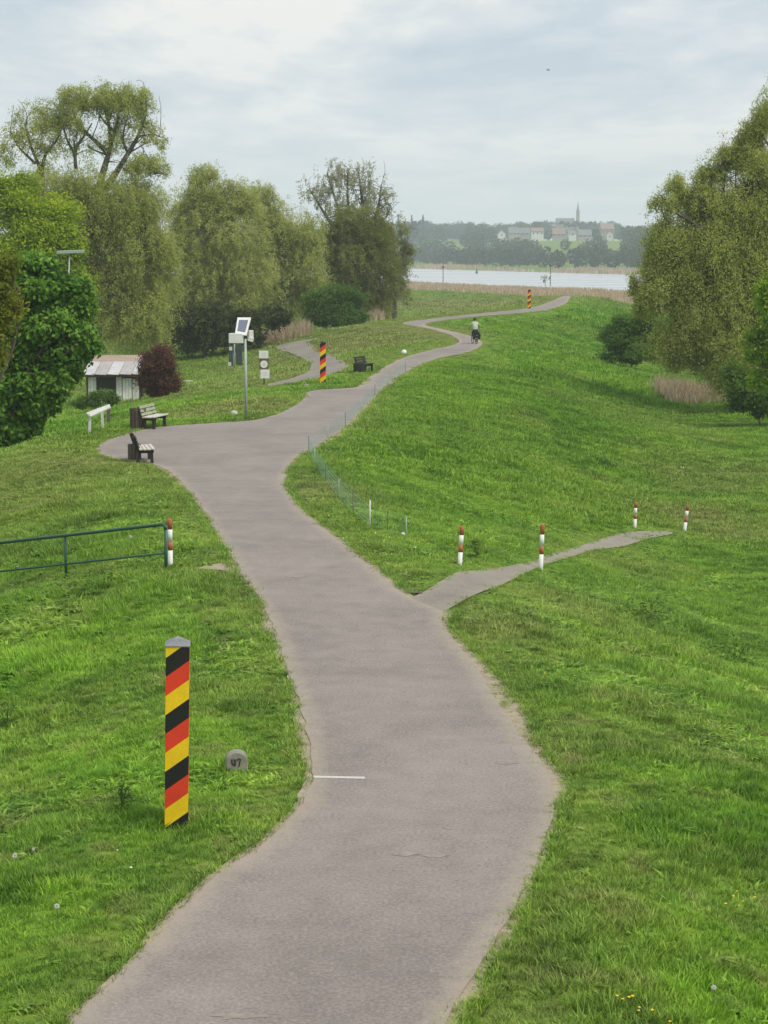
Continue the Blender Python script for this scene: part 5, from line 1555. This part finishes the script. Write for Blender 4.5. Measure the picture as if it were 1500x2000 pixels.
mb.lathe([(.112, 1.66), (.122, 1.72), (.110, 1.79), (.07, 1.835), (.02, 1.85)], M['hair'], (0, .01, 0), 14); mb.build('hair', pr, True)
for sx in (-1, 1):          # fingers closed round the grips
    for q in range(4):
        mb = MB(); xx = sx * (.25 + q * .022)
        mb.tube([(xx, .30, 1.055), (xx, .345 - q * .004, 1.05), (xx, .352 - q * .005, 1.015), (xx, .325, .995)], [.010, .010, .009, .007], M['skin'], 6); mb.build('finger', pr, True)
    mb = MB(); mb.tube([(sx * .24, .29, 1.05), (sx * .225, .27, 1.015), (sx * .23, .29, .985)], [.012, .011, .008], M['skin'], 6); mb.build('thumb', pr, True)

# ------------------------------------------------------------------ river marks, little tree, bird
def river_mark(px, ytop, ybot, Y, label, board):
    b = P(px, ybot, Y); b[2] = min(b[2], max(tz(b[0], Y), WATER))
    t = empty('river_sign', b, label, 'river sign', 'thin marker poles at the river edge')
    tp_ = P(px, ytop, Y) - b
    mb = MB(); mb.tube([(0, 0, -.5), tuple(tp_)], .12, M['darkgrey'], 6); mb.build('pole', t, True)
    mb = MB(); mb.box(tp_ + np.array([0, -.16, -.3]), (.75, .08, .75), M['darkgrey'], Matrix.Rotation(R(45), 3, 'Y'), .02); mb.build('board', t)
    if board:
        mb = MB(); mb.box(tp_ * .45 + np.array([-.45, -.1, 0]), (.8, .08, 1.6), M['white'], None, .02); mb.build('white_board', t)
river_mark(865.5, 520, 553, 600, 'thin dark river marker pole on the reedy bank, left one', False)
river_mark(1075, 517, 556, 560, 'dark river marker pole with a white board, right one', True)
make_tree('tree', 'tiny bare shrub beside the white board at the river edge', 'shrub', (1067, 557), 560, [(1067,545,7,6,60),(1062,547,4,4,30)], (0.5, 0.2, ML_dark), 'upright', .15, 161, twig=5, mult=1.0)
g = P(931, 537, 880); g[2] = WATER
mb = MB(); mb.lathe([(.5, -.3), (.7, .2), (.45, .9), (.12, 1.8), (.1, 2.6)], M['green'], n=10)
tag(mb.build('buoy', None, True, g), 'tiny dark buoy floating alone in mid river', 'buoy')
bl = P(1071, 137, 260)
t = empty('bird', bl, 'tiny dark bird flying in the grey sky', 'bird', rz=.8)
mb = MB(); mb.tube([(0, -.22, 0), (0, -.1, 0), (0, .05, .01), (0, .16, .03), (0, .22, .02)], [.015, .06, .075, .045, .01], M['darkwood'], 8); mb.build('body', t, True)
for sx in (-1, 1):
    mb = MB()
    a_, b2, c2 = [(sx * .05, .08, .03), (sx * .05, -.08, .03)], [(sx * .30, .10, .12), (sx * .30, -.05, .12)], [(sx * .58, -.04, .06)]
    mb.face([a_[0], b2[0], b2[1], a_[1]], M['darkwood']); mb.face([b2[0], c2[0], b2[1]], M['darkwood'])
    for z in (-.012,):
        mb.face([(p[0], p[1], p[2] + z) for p in (a_[1], b2[1], b2[0], a_[0])], M['darkwood'])
    mb.build('wing', t)

# ------------------------------------------------------------------ haze
hb = MB(); hb.box((0, 0, 42.5), (5200, 5200, 97), M['white'])
ho = hb.build('haze'); tag(ho, kind='stuff')
hm = bpy.data.materials.new('air_haze'); hm.use_nodes = True
hm.node_tree.nodes.clear()
hout = hm.node_tree.nodes.new('ShaderNodeOutputMaterial'); pv = hm.node_tree.nodes.new('ShaderNodeVolumePrincipled')
pv.inputs['Color'].default_value = (0.82, 0.93, 1.0, 1); pv.inputs['Density'].default_value = 0.00029
hm.node_tree.links.new(pv.outputs[0], hout.inputs['Volume'])
ho.data.materials.clear(); ho.data.materials.append(hm)
for p in ho.data.polygons: p.material_index = 0

print('triangles', sum(len(o.data.loops) - 2 * len(o.data.polygons) for o in SC.objects if o.type == 'MESH'))
